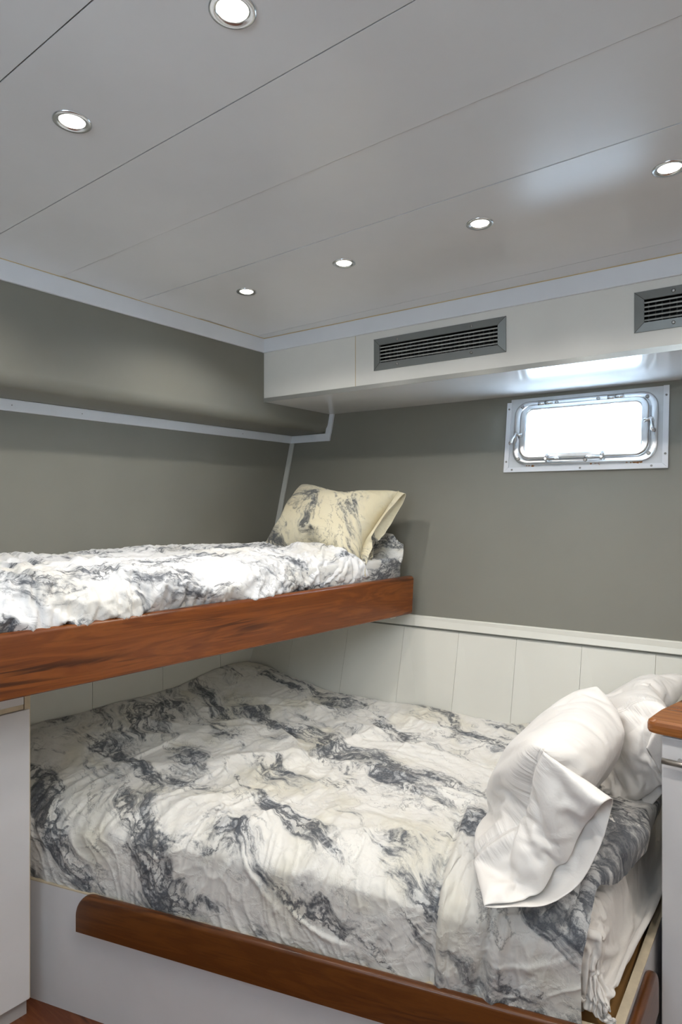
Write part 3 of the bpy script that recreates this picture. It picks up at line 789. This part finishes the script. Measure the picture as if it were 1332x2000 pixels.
# ------------------------------------------------------------------ pillows
def pillow_arrays(L, W, T, n=120, k=90, seed=1, wr=1.0, flange=0.0, edge=0.06, power=2.3):
    a = np.linspace(-1, 1, n)[:, None] * np.ones((1, k)); b = np.ones((n, 1)) * np.linspace(-1, 1, k)[None, :]
    fa = 1 + flange / (L / 2); fb = 1 + flange / (W / 2)
    A = a * fa; Bq = b * fb
    ea = np.clip(1 - np.abs(A) ** power, 0, 1); eb = np.clip(1 - np.abs(Bq) ** power, 0, 1)
    t = T / 2 * (ea * eb) ** .5
    x = A * L / 2 * (1 - edge * (1 - Bq ** 2) * np.abs(A) ** 3); y = Bq * W / 2 * (1 - edge * 1.2 * (1 - np.clip(A, -1, 1) ** 2) * np.abs(Bq) ** 3)
    rad = np.clip((np.abs(A) ** 2 + np.abs(Bq) ** 2) / 2, 0, 1)
    wv = 0
    for sx in (-1, 1):
        for sy in (-1, 1):
            ang = np.arctan2(y - sy * W / 2, x - sx * L / 2); rr_ = np.hypot(x - sx * L / 2, y - sy * W / 2)
            wv = wv + np.exp(-rr_ / .12) * pn2(ang * 5, rr_ * 3, seed + sx + 2 * sy) * 0.016
    gath = (np.exp(-(1 - np.abs(Bq)).clip(0) * 9) * pn2(A * 14, Bq * 1.5, seed + 9) + np.exp(-(1 - np.abs(A)).clip(0) * 9) * pn2(Bq * 11, A * 1.5, seed + 8)) * 0.009
    big = 0.010 * fbm(A * 1.6, Bq * 1.6, 2, seed + 20) + 0.006 * (ridged(A * 2.5, Bq * 2.0, seed + 30) - .3)
    return x, y, t, (wv + gath + big) * wr, A, Bq
def frame_from(o, ax, ay):
    ax = ax.normalized(); az = ax.cross(ay).normalized(); ay = az.cross(ax).normalized()
    return o, ax, ay, az
def to_world(fr, x, y, z):
    o, ax, ay, az = [np.array(v) for v in fr]
    return o + x[..., None] * ax + y[..., None] * ay + z[..., None] * az
def pillow(name, fr, L, W, T, mat, label, cat='pillow', seed=1, flange=0.0, bendf=None, uvs=1.0, uvo=(0, 0)):
    x, y, t, wv, A, B_ = pillow_arrays(L, W, T, seed=seed, flange=flange)
    inside = sst(np.minimum(1 - np.abs(A), 1 - np.abs(B_)), -.02, .12)
    off = pn2(A * 3, B_ * 3, seed + 50) * 0.012 * (1 - inside)
    front = np.stack([x, y, t + wv * inside + off + .002], -1); back = np.stack([x, y, -t + wv * inside * .7 + off - .002], -1)
    if bendf: front = bendf(front, A, B_); back = bendf(back, A, B_)
    n, k = x.shape
    me_v = []
    F = to_world(fr, front[..., 0], front[..., 1], front[..., 2]); Bk = to_world(fr, back[..., 0], back[..., 1], back[..., 2])
    # one sheet: front grid then back grid mirrored, joined along the rim
    P = np.concatenate([F, Bk[::-1]], 0)
    uvc = np.stack([x * uvs + uvo[0], y * uvs + uvo[1]], -1); U = np.concatenate([uvc, uvc[::-1] + 3.0], 0)
    o = grid_obj(name, P, U, mat)
    bm = bmesh.new(); bm.from_mesh(o.data)
    bm.verts.ensure_lookup_table(); N0 = n * k
    fi = lambda i, j: i * k + j
    bi = lambda i, j: N0 + (n - 1 - i) * k + j
    for i in range(n - 1):
        for j, s in ((0, 1), (k - 1, -1)):
            vs = [bm.verts[fi(i, j)], bm.verts[fi(i + 1, j)], bm.verts[bi(i + 1, j)], bm.verts[bi(i, j)]]
            try: bm.faces.new(vs)
            except ValueError: pass
    for j in range(k - 1):
        try: bm.faces.new([bm.verts[fi(0, j)], bm.verts[fi(0, j + 1)], bm.verts[bi(0, j + 1)], bm.verts[bi(0, j)]])
        except ValueError: pass
    bmesh.ops.remove_doubles(bm, verts=bm.verts, dist=1e-5)
    bmesh.ops.recalc_face_normals(bm, faces=bm.faces)
    for f in bm.faces: f.smooth = True
    bm.to_mesh(o.data); bm.free()
    if label: tag(o, label, cat)
    return o

# upper pillow: bottom edge on the duvet, leaning back on the hull side
pbl = Vector((-0.395, 2.93, EYE - 0.175)); pbr = Vector((0.085, 2.585, EYE - 0.215)); ptl = Vector((-0.195, 3.08, EYE + 0.135)); ptr = Vector((0.255, 2.775, EYE + 0.075))
c_ = (pbl + pbr + ptl + ptr) / 4; ax = (pbr + ptr - pbl - ptl); ay = (ptl + ptr - pbl - pbr)
L_ = ax.length / 2; W_ = ay.length / 2
fr = frame_from(c_, ax, ay)
if fr[3].dot(Vector((0, 0, EYE)) - c_) < 0: pass
def bend_up(p, A, B_):
    p = p.copy(); p[..., 2] += -0.02 * (A ** 2) - 0.015 * (B_ ** 2) + 0.02
    p[..., 0] += 0.03 * B_ * A
    return p
UP_FR = fr
# ------------------------------------------------------------------ lower berth
BA = Vector((-0.891, 1.852, 0)); E1 = Vector((0.94, -0.341, 0)); E2 = Vector((0.341, 0.94, 0))
def LP(t, w, z): return BA + E1 * t + E2 * w + Vector((0, 0, EYE + z))
berth = empty('lower_berth', LP(0.8, 0.4, Z_FLOOR)); tag(berth, 'wide white built-in lower berth with a low varnished rail along its front', 'bed')
T_R = 1.58
m = MB(); m.box(BA + Vector((0, 0, EYE)), E1, E2, Z3, -0.080, T_R, 0, 0.02, Z_FLOOR, -1.142)
m.build('front_panel', M_whitecab, berth)
m = MB(); m.box(BA + Vector((0, 0, EYE)), E1, E2, Z3, -0.080, T_R, 0, 0.02, -1.142, -1.139); m.build('panel_top_edge', M_beige, berth)
cR = LP(T_R, 0, 0); cR.z = 0
m = MB(); m.box(Vector((cR.x, cR.y, EYE)), EX3, EY3, Z3, -0.02, 0.0, 0, 1.07, Z_FLOOR, -1.142); m.build('side_panel', M_whitecab, berth)
m = MB(); m.box(Vector((cR.x, cR.y, EYE)), EX3, EY3, Z3, -0.02, 0.0, 0, 1.07, -1.142, -1.139); m.build('side_top_edge', M_beige, berth)
m = MB(); m.hexa([LP(-.44, .02, -1.185), LP(T_R - .02, .02, -1.185), LP(1.83, 0.98, -1.185), LP(-.07, 1.28, -1.185)], [LP(-.44, .02, -1.165), LP(T_R - .02, .02, -1.165), LP(1.83, 0.98, -1.165), LP(-.07, 1.28, -1.165)])
m.build('mattress_platform', M_ply, berth)
# front rail: rounded top corner at its free end
def rail(name, o, ax, ay, L, z0, z1, th, r, rounded_start, mat):
    m = MB(); rings = []
    stations = []
    if rounded_start:
        for k in range(9):
            a = math.pi / 2 * k / 8; stations.append((r * (1 - math.cos(a)), z1 - r + r * math.sin(a)))
    else: stations.append((0, z1))
    stations.append((L * .5, z1)); stations.append((L, z1))
    for s, zt in stations:
        e = 0.009; ring = []
        for k in range(4):
            a = math.pi / 2 * k / 3; ring.append(o + ax * s + ay * (-th + e - e * math.cos(a)) + Z3 * (EYE + zt - e + e * math.sin(a)))
        for k in range(4):
            a = math.pi / 2 * k / 3; ring.append(o + ax * s + ay * (-e + e * math.sin(a)) + Z3 * (EYE + zt - e + e * math.cos(a)))
        ring.append(o + ax * s + Z3 * (EYE + z0)); ring.append(o + ax * s + ay * (-th) + Z3 * (EYE + z0))
        rings.append(ring)
    m.loft(rings, True, True, True)
    ob = m.build(name, mat, berth); md = ob.modifiers.new('es', 'EDGE_SPLIT'); md.split_angle = R(40)
    set_uv(ob, lambda c: ((c - o).dot(ax), c.z + (c - o).dot(ay)))
    return ob
rail('front_rail', BA + E1 * 0.141, E1, E2, T_R - 0.141 + 0.02, -1.238, -1.128, 0.024, 0.055, True, M_wood2)
rail('side_rail', cR + EY3 * 0.30, -EY3, -EX3, 0.32, -1.268, -1.150, 0.024, 0.05, True, M_wood2)

lm = [LP(-0.42, 0.05, 0), LP(T_R - .06, 0.05, 0), LP(1.79, 0.99, 0), LP(-0.06, 1.29, 0)]
m = MB(); mat_box(m, lm, -1.163, -0.945, r=0.05)
o = m.build('mattress', M_sheet); tag(o, 'thick double mattress in a plain white sheet on the lower berth', 'mattress')
mat_lo = o
# loose sheet hanging over the head end and the front corner of the mattress
nA, nB = 62, 96
A_ = np.linspace(0, 1, nA)[:, None] * np.ones((1, nB)); B_ = np.ones((nA, 1)) * np.linspace(0, 1, nB)[None, :]
w_ = -0.125 + 1.10 * B_; te = T_R - .055 + .265 * np.clip(w_, 0.05, 2); t_ = 1.20 + (te + 0.165 - 1.20) * A_
ex_a = np.clip(t_ - te, 0, None); ex_b = np.clip(.05 - w_, 0, None); rr_ = np.hypot(ex_a, ex_b); th_ = np.arctan2(ex_b, ex_a + 1e-9)
fl = np.where(rr_ > 0, np.minimum(.012, rr_) + .16 * rr_ * np.sin(2 * th_) * (rr_ > 0), 0)
tt_ = np.minimum(t_, te) + fl * np.cos(th_); ww_ = np.maximum(w_, .05) - fl * np.sin(th_)
P0 = np.stack([BA.x + E1.x * tt_ + E2.x * ww_, BA.y + E1.y * tt_ + E2.y * ww_, EYE - 0.938 - rr_], -1)
me_ = MB()
me_.box(BA + Vector((0, 0, EYE)), E1, E2, Z3, .9, T_R - .02, -0.02, 0.014, -1.4, -1.10)
ca = me_.build('coll', None); set_collider(ca)
me_ = MB(); me_.box(Vector((cR.x, cR.y, EYE)), EX3, EY3, Z3, -0.020, 0.02, 0, 1.1, -1.4, -1.10); cb_ = me_.build('coll', None); set_collider(cb_)
me_ = MB(); me_.box(BA + Vector((0, 0, EYE)), E1, E2, Z3, .5, 2.0, 0.0, 1.2, -1.3, -1.165); cc_ = me_.build('coll', None); set_collider(cc_)
set_collider(mat_lo)
ob = grid_obj('cloth_tmp', P0, np.zeros((nA, nB, 2)), M_sheet)
pg = ob.vertex_groups.new(name='pin'); pg.add([int(k) for k in np.nonzero((A_ < .02).ravel() | ((ex_b > .01) & (t_ < 1.42)).ravel())[0]], 1.0, 'REPLACE')
md = ob.modifiers.new('cloth', 'CLOTH'); cs = md.settings; cs.quality = 6; cs.mass = .2; cs.tension_stiffness = 12; cs.compression_stiffness = 12; cs.shear_stiffness = 5; cs.bending_stiffness = .15
cs.air_damping = 2; cs.shrink_min = -.03; cs.shrink_max = -.03; cs.vertex_group_mass = 'pin'
md.collision_settings.distance_min = .004; md.collision_settings.collision_quality = 3; md.collision_settings.use_self_collision = True; md.collision_settings.self_distance_min = .004
Ps = run_cloth(ob, 34).reshape(nA, nB, 3).astype(float)
for c in (ob, ca, cb_, cc_): bpy.data.objects.remove(c)
mat_lo.modifiers.remove(mat_lo.modifiers['coll'])
rel = Ps - np.array([BA.x, BA.y, 0]); wv_ = rel[..., 0] * E2.x + rel[..., 1] * E2.y
dw = np.where(wv_ < .016, .016 - wv_, 0.0); Ps[..., 0] += dw * E2.x; Ps[..., 1] += dw * E2.y; Ps[..., 2] = np.maximum(Ps[..., 2], EYE - 1.160)
grid_obj('loose_sheet', upsample(Ps, 3), upsample(np.stack([t_, w_], -1), 3), M_sheet, mat_lo, thick=0.003)

# the duvet over the lower berth
def HULLW(t): return 1.378 - 0.1615 * (t + 0.065)
drop, rt = 0.240, 0.135
tL = lambda w_: (-2.29 + 1.825 + 0.2925 * w_) / .956
tR = lambda w_: T_R - 0.075 + .295 * w_ + .055 * np.clip((w_ - .12) / .22, 0, 1)
L12 = (drop - rt) + rt * math.pi / 2
FOLDS = [  # long folds (t, q from the hem)
 (-.15, .62, .55, .86, .035, .030, .03), (-.2, .75, .42, .95, .03, .028, -.02), (.05, .86, .60, 1.02, .03, .03, .02),
 (.0, 1.00, .45, 1.15, .03, .03, .0), (.1, 1.14, .55, 1.20, .03, .03, .01), (.35, .98, .62, .66, .028, .026, .02),
 (.62, .74, .30, .55, .028, .020, -.02), (.62, .74, 1.05, .66, .025, .020, .03), (.60, .76, .78, 1.05, .024, .024, .0),
 (.55, 1.12, .95, 1.02, .03, .028, -.02), (.62, 1.25, 1.1, 1.08, .028, .026, .02), (.9, 1.16, 1.35, 1.0, .022, .02, -.01),
 (.75, .95, 1.30, .80, .024, .022, .03), (.9, .62, 1.38, .60, .022, .018, .03), (.85, .45, 1.2, .30, .03, .02, .02),
 (.35, .30, .62, .48, .03, .018, .0), (.55, .16, .72, .40, .024, .016, .0), (.8, .10, .95, .34, .022, .016, .01), (.2, .12, .30, .36, .022, .014, 0),
 (-.05, .42, .5, .60, .03, .022, .02), (.30, .60, .62, .74, .022, .024, -.02)]
def lower_base(ns, nq, lift=0.0):
    A_ = np.linspace(0, 1, ns)[:, None] * np.ones((1, nq)); Bn = np.ones((ns, 1)) * np.linspace(0, 1, nq)[None, :]
    w_g = Bn * 1.3
    for _ in range(3):
        t_ = tL(w_g) + 0.012 + (tR(w_g) - tL(w_g) - 0.012) * A_
        q = Bn * (L12 + (HULLW(t_) - 0.02 - rt - 0.01))
        bb, zz = duvet_profile(q, rt, drop)
        w_g = bb
    # the hem bellies out over the rail
    bb = bb - 0.012 * np.sin(np.pi * np.clip(q / (L12 * 1.05), 0, 1)) ** 1.3
    wp = bb + 0.022
    topm = sst(q, L12 * .8, L12 * 1.3)
    h = 0.018 * fbm(t_ * 2.0, q * 2.0, 2, 31)
    for x0, y0, x1, y1, wd, am, bd in FOLDS: h += crease(t_, q, x0, y0, x1, y1, wd * 1.3, am * .75, bd)
    h += topm * 0.055 * sst(wp, .75, 1.25) * (1 - sst(t_, .05, .75))
    h += topm * 0.085 * (1 - sst(t_ - tL(wp), .0, .40)) * sst(wp, .10, .32) * (1 - .6 * sst(wp, .6, 1.1))
    h += 0.070 * topm * sst(t_, 1.24, 1.44) * sst(wp, .16, .36) * (1 - .4 * sst(wp, .7, 1.))
    P = np.stack([BA.x + E1.x * t_ + E2.x * wp, BA.y + E1.y * t_ + E2.y * wp, EYE - 0.915 + zz], -1)
    Nn = normals(P)
    if Nn[ns // 2, nq // 2, 2] < 0: Nn = -Nn
    P = P + Nn * (h * sst(q, 0, .08) + lift)[..., None]
    P[..., 2] = np.maximum(P[..., 2], EYE - 1.150)
    eR = (1 - A_) * (tR(wp) - tL(wp))
    roll = np.sqrt(np.clip(1 - (1 - np.clip(eR / .05, 0, 1)) ** 2, 0, 1)); P[..., 2] -= (0.045 + .03 * sst(wp, .15, .35)) * (1 - roll) * topm
    return P, t_, q
P0, t0_, q0 = lower_base(126, 106, 0.010)
Pc, _, _ = lower_base(150, 120, 0.0)
pin = np.zeros(P0.shape[:2]); pin[0] = 1; pin[-1] = 1; pin[:, 0] = 1; pin[:, -1] = 1
Ps = settle_sheet(P0, Pc, grow=0.055, frames=24, pin=pin, bend=.04)
rel = Ps - np.array([BA.x, BA.y, 0]); wv_ = rel[..., 0] * E2.x + rel[..., 1] * E2.y
dw = np.where((wv_ < .012), (.012 - wv_) * .85, 0.0); Ps[..., 0] += dw * E2.x; Ps[..., 1] += dw * E2.y
for _ in range(1):
    Ps[1:-1, 1:-1] = Ps[1:-1, 1:-1] * .5 + .125 * (Ps[2:, 1:-1] + Ps[:-2, 1:-1] + Ps[1:-1, 2:] + Ps[1:-1, :-2])
P = upsample(Ps, 5); t_ = upsample(t0_[..., None], 5)[..., 0]; q = upsample(q0[..., None], 5)[..., 0]
Nn = normals(P)
if Nn[300, 260, 2] < 0: Nn = -Nn
wx2 = t_ + 0.07 * fbm(t_ * 3, q * 3, 2, 15); wy2 = q + 0.07 * fbm(t_ * 3, q * 3, 2, 16)
frontm = 1 - sst(q, L12 * .7, L12 * 1.6)
amp = 0.35 + 0.65 * sst(fbm(t_ * 2, q * 2, 2, 40), -.3, .5)
h = amp * 0.004 * (ridged(wx2 * 9, wy2 * 10, 33) - .35) + frontm * 0.005 * (ridged(wx2 * 20 + wy2 * 5, wy2 * 4, 38) - .35) + 0.0015 * (ridged(wx2 * 28, wy2 * 26, 39) - .3)
rr = random.Random(21)
for _ in range(36):
    x0 = rr.uniform(-.1, 1.35); y0 = rr.uniform(.1, 1.25); a = rr.uniform(-.9, .9); L = rr.uniform(.08, .30)
    h += crease(t_, q, x0, y0, x0 + L * math.cos(a), y0 + L * math.sin(a), rr.uniform(.007, .013), rr.uniform(.003, .007), rr.uniform(-.03, .03))
# turned back cuff near the head end, with its stitched edge and a deep drag line
cuffL = 1.17 + 0.015 * np.sin(q * 4); cm_ = 1 - sst(q, .50, .62)
h += cm_ * (0.012 * sst(t_, cuffL, cuffL + 0.010) - 0.010 * np.exp(-((t_ - cuffL + .008) / .008) ** 2) + .004 * np.exp(-((t_ - cuffL - .016) / .006) ** 2) - .004 * np.exp(-((t_ - cuffL - .032) / .004) ** 2))
h += (-0.016 * np.exp(-((t_ - 1.315 - (q - .25) * .18) / .014) ** 2) + 0.012 * np.exp(-((t_ - 1.345 - (q - .25) * .18) / .018) ** 2)) * (1 - sst(q, .34, .46))
P = P + Nn * h[..., None]
o = grid_obj('duvet', P, np.stack([t_, q], -1), M_duvet)
o.data.materials.append(M_cuff)
tc_ = (t_ > cuffL + .001)[:-1, :-1] & (q < .60)[:-1, :-1]
o.data.polygons.foreach_set('material_index', tc_.ravel().astype(np.int32))
tag(o, 'large white duvet with grey marble veins spread rumpled over the lower berth', 'duvet')

# ------------------------------------------------------------------ white pillows at the head of the lower berth
def sim_pillow(name, L, W, hem, fr, mat, label, colliders, frames=26, press=3.0, shrink=0.0, res=0.014, pins=None, grav=1.0, hem_open=0.03, stiff=(12, 0.4), fill=0.05, ff=1.0, fb=1.0, seed=1, slide=None):
    """pillowcase cut as two layers sewn on three sides with an open hem; body is inflated, everything settles under gravity"""
    import time; T0 = time.time()
    nx = int(L / res); nh = int(hem / res); ny = int(W / res)
    o_, ax, ay, az = fr
    verts = []; idx = {}
    rs = random.Random(seed)
    def V(side, i, j):
        edge = j in (0, ny) or i == 0 or i == nx or (i == nx + nh and False)
        key = ('e', i, j) if edge else (side, i, j)
        if key in idx: return idx[key]
        a = i / nx * 2 - 1; b = j / ny * 2 - 1
        x = a * L / 2; y = b * W / 2
        if i <= nx: t = fill * max(0, (1 - a ** 4) * (1 - b ** 4)) ** .5
        else: t = hem_open * math.sin(math.pi * (i - nx) / max(nh, 1) * .6) * (1 - b * b) ** .5
        if edge: t = 0
        t += rs.uniform(-.001, .001)
        p = o_ + ax * x + ay * y + az * (t * ff if side else -t * fb)
        verts.append(p); idx[key] = len(verts) - 1; return idx[key]
    faces = []; uvs = {}
    for side in (0, 1):
        for i in range(nx + nh):
            for j in range(ny):
                q = [V(side, i, j), V(side, i + 1, j), V(side, i + 1, j + 1), V(side, i, j + 1)]
                if not side: q = q[::-1]
                faces.append(q)
    me = bpy.data.meshes.new(name); me.from_pydata([tuple(v) for v in verts], [], faces); me.update()
    uvl = me.uv_layers.new(name='UVMap'); inv = {}
    for (s, i, j), k in idx.items(): inv[k] = (s, i, j)
    nf = len(faces) // 2
    for p in me.polygons:
        sd = 0 if p.index < nf else 1
        for li in p.loop_indices:
            s, i, j = inv[me.loops[li].vertex_index]; uvl.data[li].uv = (i * res + 3 * sd, j * res)
    ob = bpy.data.objects.new(name, me); col.objects.link(ob); me.materials.append(mat)
    # outward winding check
    g = ob.vertex_groups.new(name='body'); g.add([k for k, (s, i, j) in inv.items() if i <= nx], 1.0, 'REPLACE')
    md = ob.modifiers.new('cloth', 'CLOTH'); cs = md.settings
    cs.quality = 6; cs.mass = 0.15; cs.time_scale = 1.0
    cs.tension_stiffness = stiff[0]; cs.compression_stiffness = stiff[0]; cs.shear_stiffness = stiff[0] * .5; cs.bending_stiffness = stiff[1]
    cs.tension_damping = 8; cs.compression_damping = 8; cs.shear_damping = 8; cs.bending_damping = .5; cs.air_damping = 2.0
    cs.use_pressure = True; cs.uniform_pressure_force = press; cs.vertex_group_pressure = 'body'
    cs.shrink_min = shrink; cs.shrink_max = shrink
    cs.effector_weights.gravity = grav
    if pins:
        pg = ob.vertex_groups.new(name='pin')
        for k, (s, i, j) in inv.items():
            w_ = pins(s, i / nx, j / ny)
            if w_ > 0: pg.add([k], w_, 'REPLACE')
        cs.vertex_group_mass = 'pin'
        cs.pin_stiffness = 1.0
    cc = md.collision_settings; cc.use_collision = True; cc.distance_min = 0.004; cc.collision_quality = 3; cc.friction = 40 if hasattr(cc, 'friction') else 5
    cc.use_self_collision = True; cc.self_distance_min = 0.003; cc.self_friction = 5
    for c in colliders:
        if not c.modifiers.get('coll'): set_collider(c)
    n = len(me.vertices); co = run_cloth(ob, frames)
    me.vertices.foreach_set('co', co); me.update()
    for p in me.polygons: p.use_smooth = True
    sm = ob.modifiers.new('sub', 'SUBSURF'); sm.levels = 1; sm.render_levels = 2
    sol = ob.modifiers.new('solid', 'SOLIDIFY'); sol.thickness = .0015; sol.offset = 0
    if label: tag(ob, label, 'pillow')
    print(name, 'sim', round(time.time() - T0, 1), 's', n, 'verts')
    return ob

lean = (EX3 * math.cos(R(58)) + Z3 * math.sin(R(58)))
lenv = -EY3
def mk_fr(near_low, L, W, lenv, lean):
    o = near_low - lenv * (L / 2) + lean * (W / 2)
    az = lenv.cross(lean).normalized()
    return (o, lenv, lean, az)
def collbox(u0, u1, v0, v1, z0, z1):
    m = MB(); m.box(Vector((0, 0, EYE)), EX3, EY3, Z3, u0, u1, v0, v1, z0, z1); return m.build('coll', None)
def collplane(fr, L, W, off, ext=.1):
    o_, ax, ay, az = fr; sg = -1 if az.z > 0 else 1
    m = MB(); m.box(o_ + az * sg * off, ax, ay, az, -L / 2 - ext, L / 2, -W / 2 - .05, W / 2, -.01, .01); return m.build('coll', None)
def with_coll(cs_, fn):
    r = fn(cs_)
    for c in cs_: bpy.data.objects.remove(c)
    return r
fr1 = mk_fr(Vector((0.322, 1.495, EYE - 0.870)), 0.54, 0.405, lenv, EX3 * math.cos(R(60)) + Z3 * math.sin(R(60)))
fr2 = mk_fr(Vector((0.555, 1.935, EYE - 0.815)), 0.58, 0.56, lenv, (EX3 * math.cos(R(46)) + Z3 * math.sin(R(46))))
with_coll([], lambda c: sim_pillow('bed_pillow', L_ * 1.05, W_ * 1.22, 0.045, UP_FR, M_pillow, 'cream marble print pillow leaning on the wall at the head of the upper bunk', c, press=5, frames=16, grav=0.1, seed=9, stiff=(15, .6), fill=.05, shrink=-.02))
bed_c = lambda: collbox(-2.2, -.2, .5, 3, -1.2, -.885)
cab_c = lambda: collbox(-.292, .6, 1.775, 3, -1.2, -.552)
pinb = lambda s, a, b: 1.0 if (s == 0 and .25 < a < .85 and .12 < b < .88) or (.9 < a < 1.01 and b < .08) else 0.0
with_coll([bed_c(), cab_c()],
  lambda c: sim_pillow('bed_pillow', .54, .405, .165, fr1, M_wpillow, 'white pillow in front with a wide open hem drooping over the marble duvet', c, press=5, frames=24, ff=1.5, fb=2.2, pins=pinb, stiff=(15, 1.2), grav=.9, hem_open=.045, shrink=-.02))
with_coll([bed_c(), cab_c()],
  lambda c: sim_pillow('bed_pillow', .58, .56, .15, fr2, M_wpillow, 'white pillow behind the front one, slumped against the wooden countertop edge', c, press=5, frames=24, seed=5, ff=1.7, fb=1.4, pins=lambda s, a, b: 1.0 if (s == 0 and .25 < a < .85 and .10 < b < .72) else 0.0, hem_open=.05, shrink=-.03, stiff=(15, .8)))

# ------------------------------------------------------------------ left cabinet
CL = Vector((-0.903, 1.795, 0)); CV = Vector((0.6515, 0.7586, 0)); CN = Vector((-0.7586, 0.6515, 0))
cab = empty('storage_cabinet', Vector((CL.x, CL.y, 0)) - CV * .5 + CN * .2); tag(cab, 'white cabinet under the near end of the upper bunk, with a flat door', 'cabinet')
O_ = CL + Vector((0, 0, EYE))
cb = [O_ - CV * 1.3 + CN * .02, O_ - CV * .001 + CN * .02, LP(-.06, -.03, 0), LP(-.43, -.03, 0), O_ - CV * 1.3 + CN * .44]
m = MB(); m.loft([[Vector((p.x, p.y, EYE + z)) for p in cb] for z in (-1.44, -0.515)], True, True, False); m.build('body', M_whitecab, cab, bevel=.001)
m = MB(); m.box(O_, CV, CN, Z3, -0.016, 0.0, 0.004, 0.02, -1.44, -0.515); m.build('side_edge', M_beige, cab)
m = MB(); m.box(O_, CV, CN, Z3, -0.62, -0.003, 0.0, 0.018, -1.44, -0.598); d = m.build('door', M_whitecab, cab, bevel=.0015)
m = MB(); m.box(O_, CV, CN, Z3, -1.25, -0.625, 0.0, 0.018, -1.44, -0.598); m.build('door', M_whitecab, cab, bevel=.0015)
m = MB(); m.box(O_, CV, CN, Z3, -1.25, -0.018, 0.004, 0.02, -0.582, -0.515); m.build('upper_rail', M_whitecab, cab, bevel=.001)
m = MB(); m.box(O_, CV, CN, Z3, -1.25, -0.018, 0.006, 0.02, -0.597, -0.5825); m.build('finger_pull', M_beige, cab, bevel=.001)
m = MB(); m.box(O_, CV, CN, Z3, -1.3, -0.001, 0.028, 0.10, Z_FLOOR, -1.44); m.build('toe_kick', plain('grey_toe_kick', (0.5, 0.48, 0.47), .4), cab)
m = MB(); m.tube([O_ - CV * .085 + CN * .027 + Z3 * (-1.47), O_ - CV * .085 + CN * .0275 + Z3 * (-1.47)], .003, 8); m.build('toe_kick_screw', M_screw, cab)

# ------------------------------------------------------------------ right cabinet and countertop
UC, VC = -0.296, 1.775
cab2 = empty('bedside_cabinet', UV(UC + .3, VC + .2, Z_FLOOR)); tag(cab2, 'white bedside cabinet with a steel bar handle at the head of the lower berth', 'cabinet')
O2 = UV(UC, VC, 0)
m = MB(); m.box(O2, EX3, EY3, Z3, 0, 0.75, 0.02, 0.50, Z_FLOOR, -0.592); m.build('body', M_whitecab, cab2, bevel=.001)
m = MB(); m.box(O2, EX3, EY3, Z3, 0.0, 0.45, 0.0, 0.018, Z_FLOOR + .06, -0.602); fd = m.build('door', M_whitecab, cab2, bevel=.003)
m = MB(); m.tube([O2 + EX3 * .005 + EY3 * -.030 + Z3 * -.655, O2 + EX3 * .165 + EY3 * -.030 + Z3 * -.655], .0078, 16)
for x in (.042, .13): m.tube([O2 + EX3 * x + EY3 * -.030 + Z3 * -.655, O2 + EX3 * x + Z3 * -.655], .0045, 12)
hd = m.build('bar_handle', M_steel, None); hd.parent = fd; hd.matrix_parent_inverse = fd.matrix_basis.inverted() @ Matrix.Identity(4)
# parent inverse for grandchild
hd.matrix_parent_inverse = (Matrix.Translation(Vector(cab2.location)) @ fd.matrix_parent_inverse).inverted()
# countertop with a rounded corner and soft front edge
cp = [(0.75, -0.03), (0.75, 0.50), (0.06, 0.50)]
arc = []
for k in range(9):
    a = R(180 + 90 * k / 8); arc.append((-0.035 + 0.035 + 0.035 * math.cos(a), -0.028 + 0.035 + 0.035 * math.sin(a)))
left = [(0.055, 0.42), (0.03, 0.30), (0.0, 0.16), (-0.022, 0.07)]
outl = [(0.75, -0.028), (0.75, 0.50), (0.06, 0.50)] + left + [(-0.032 + .02 - .02 * math.cos(R(90 * k / 6)), -.008 - .02 * math.sin(R(90 * k / 6))) for k in range(7)]
m = MB(); rings = []
for ins, z in ((.010, -.592), (.003, -.590), (0, -.584), (0, -.570), (.003, -.562), (.011, -.556)):
    ring = []
    cxm, cym = .35, .22
    for x, y in outl:
        dx, dy = cxm - x, cym - y; L = math.hypot(dx, dy); ring.append(O2 + EX3 * (x + dx / L * ins) + EY3 * (y + dy / L * ins) + Z3 * z)
    rings.append(ring)
m.loft(rings, True, True, False)
o = m.build('countertop', M_counter); tag(o, 'varnished reddish wood countertop on top of the white bedside cabinet', 'countertop')
set_uv(o, lambda c: ((c - O2).dot(EX3) + .3, (c - O2).dot(EY3) + c.z))

ROT = Matrix.Rotation(math.atan2(0.601, 0.799), 4, 'Z')
bpy.context.view_layer.update()
for o in list(bpy.data.objects):
    if o.parent is None:
        if o.type == 'MESH' and not o.children:
            n = len(o.data.vertices); co = np.empty(n * 3, dtype=np.float32); o.data.vertices.foreach_get('co', co); co = co.reshape(n, 3)
            c = Vector(((co[:, 0].min() + co[:, 0].max()) / 2, (co[:, 1].min() + co[:, 1].max()) / 2, co[:, 2].min()))
            Rm = ROT.to_3x3(); co2 = (co - np.array(c)) @ np.array(Rm).T
            o.data.vertices.foreach_set('co', co2.astype(np.float32).ravel()); o.data.update(); o.location = ROT @ c
        else:
            o.matrix_world = ROT @ o.matrix_world
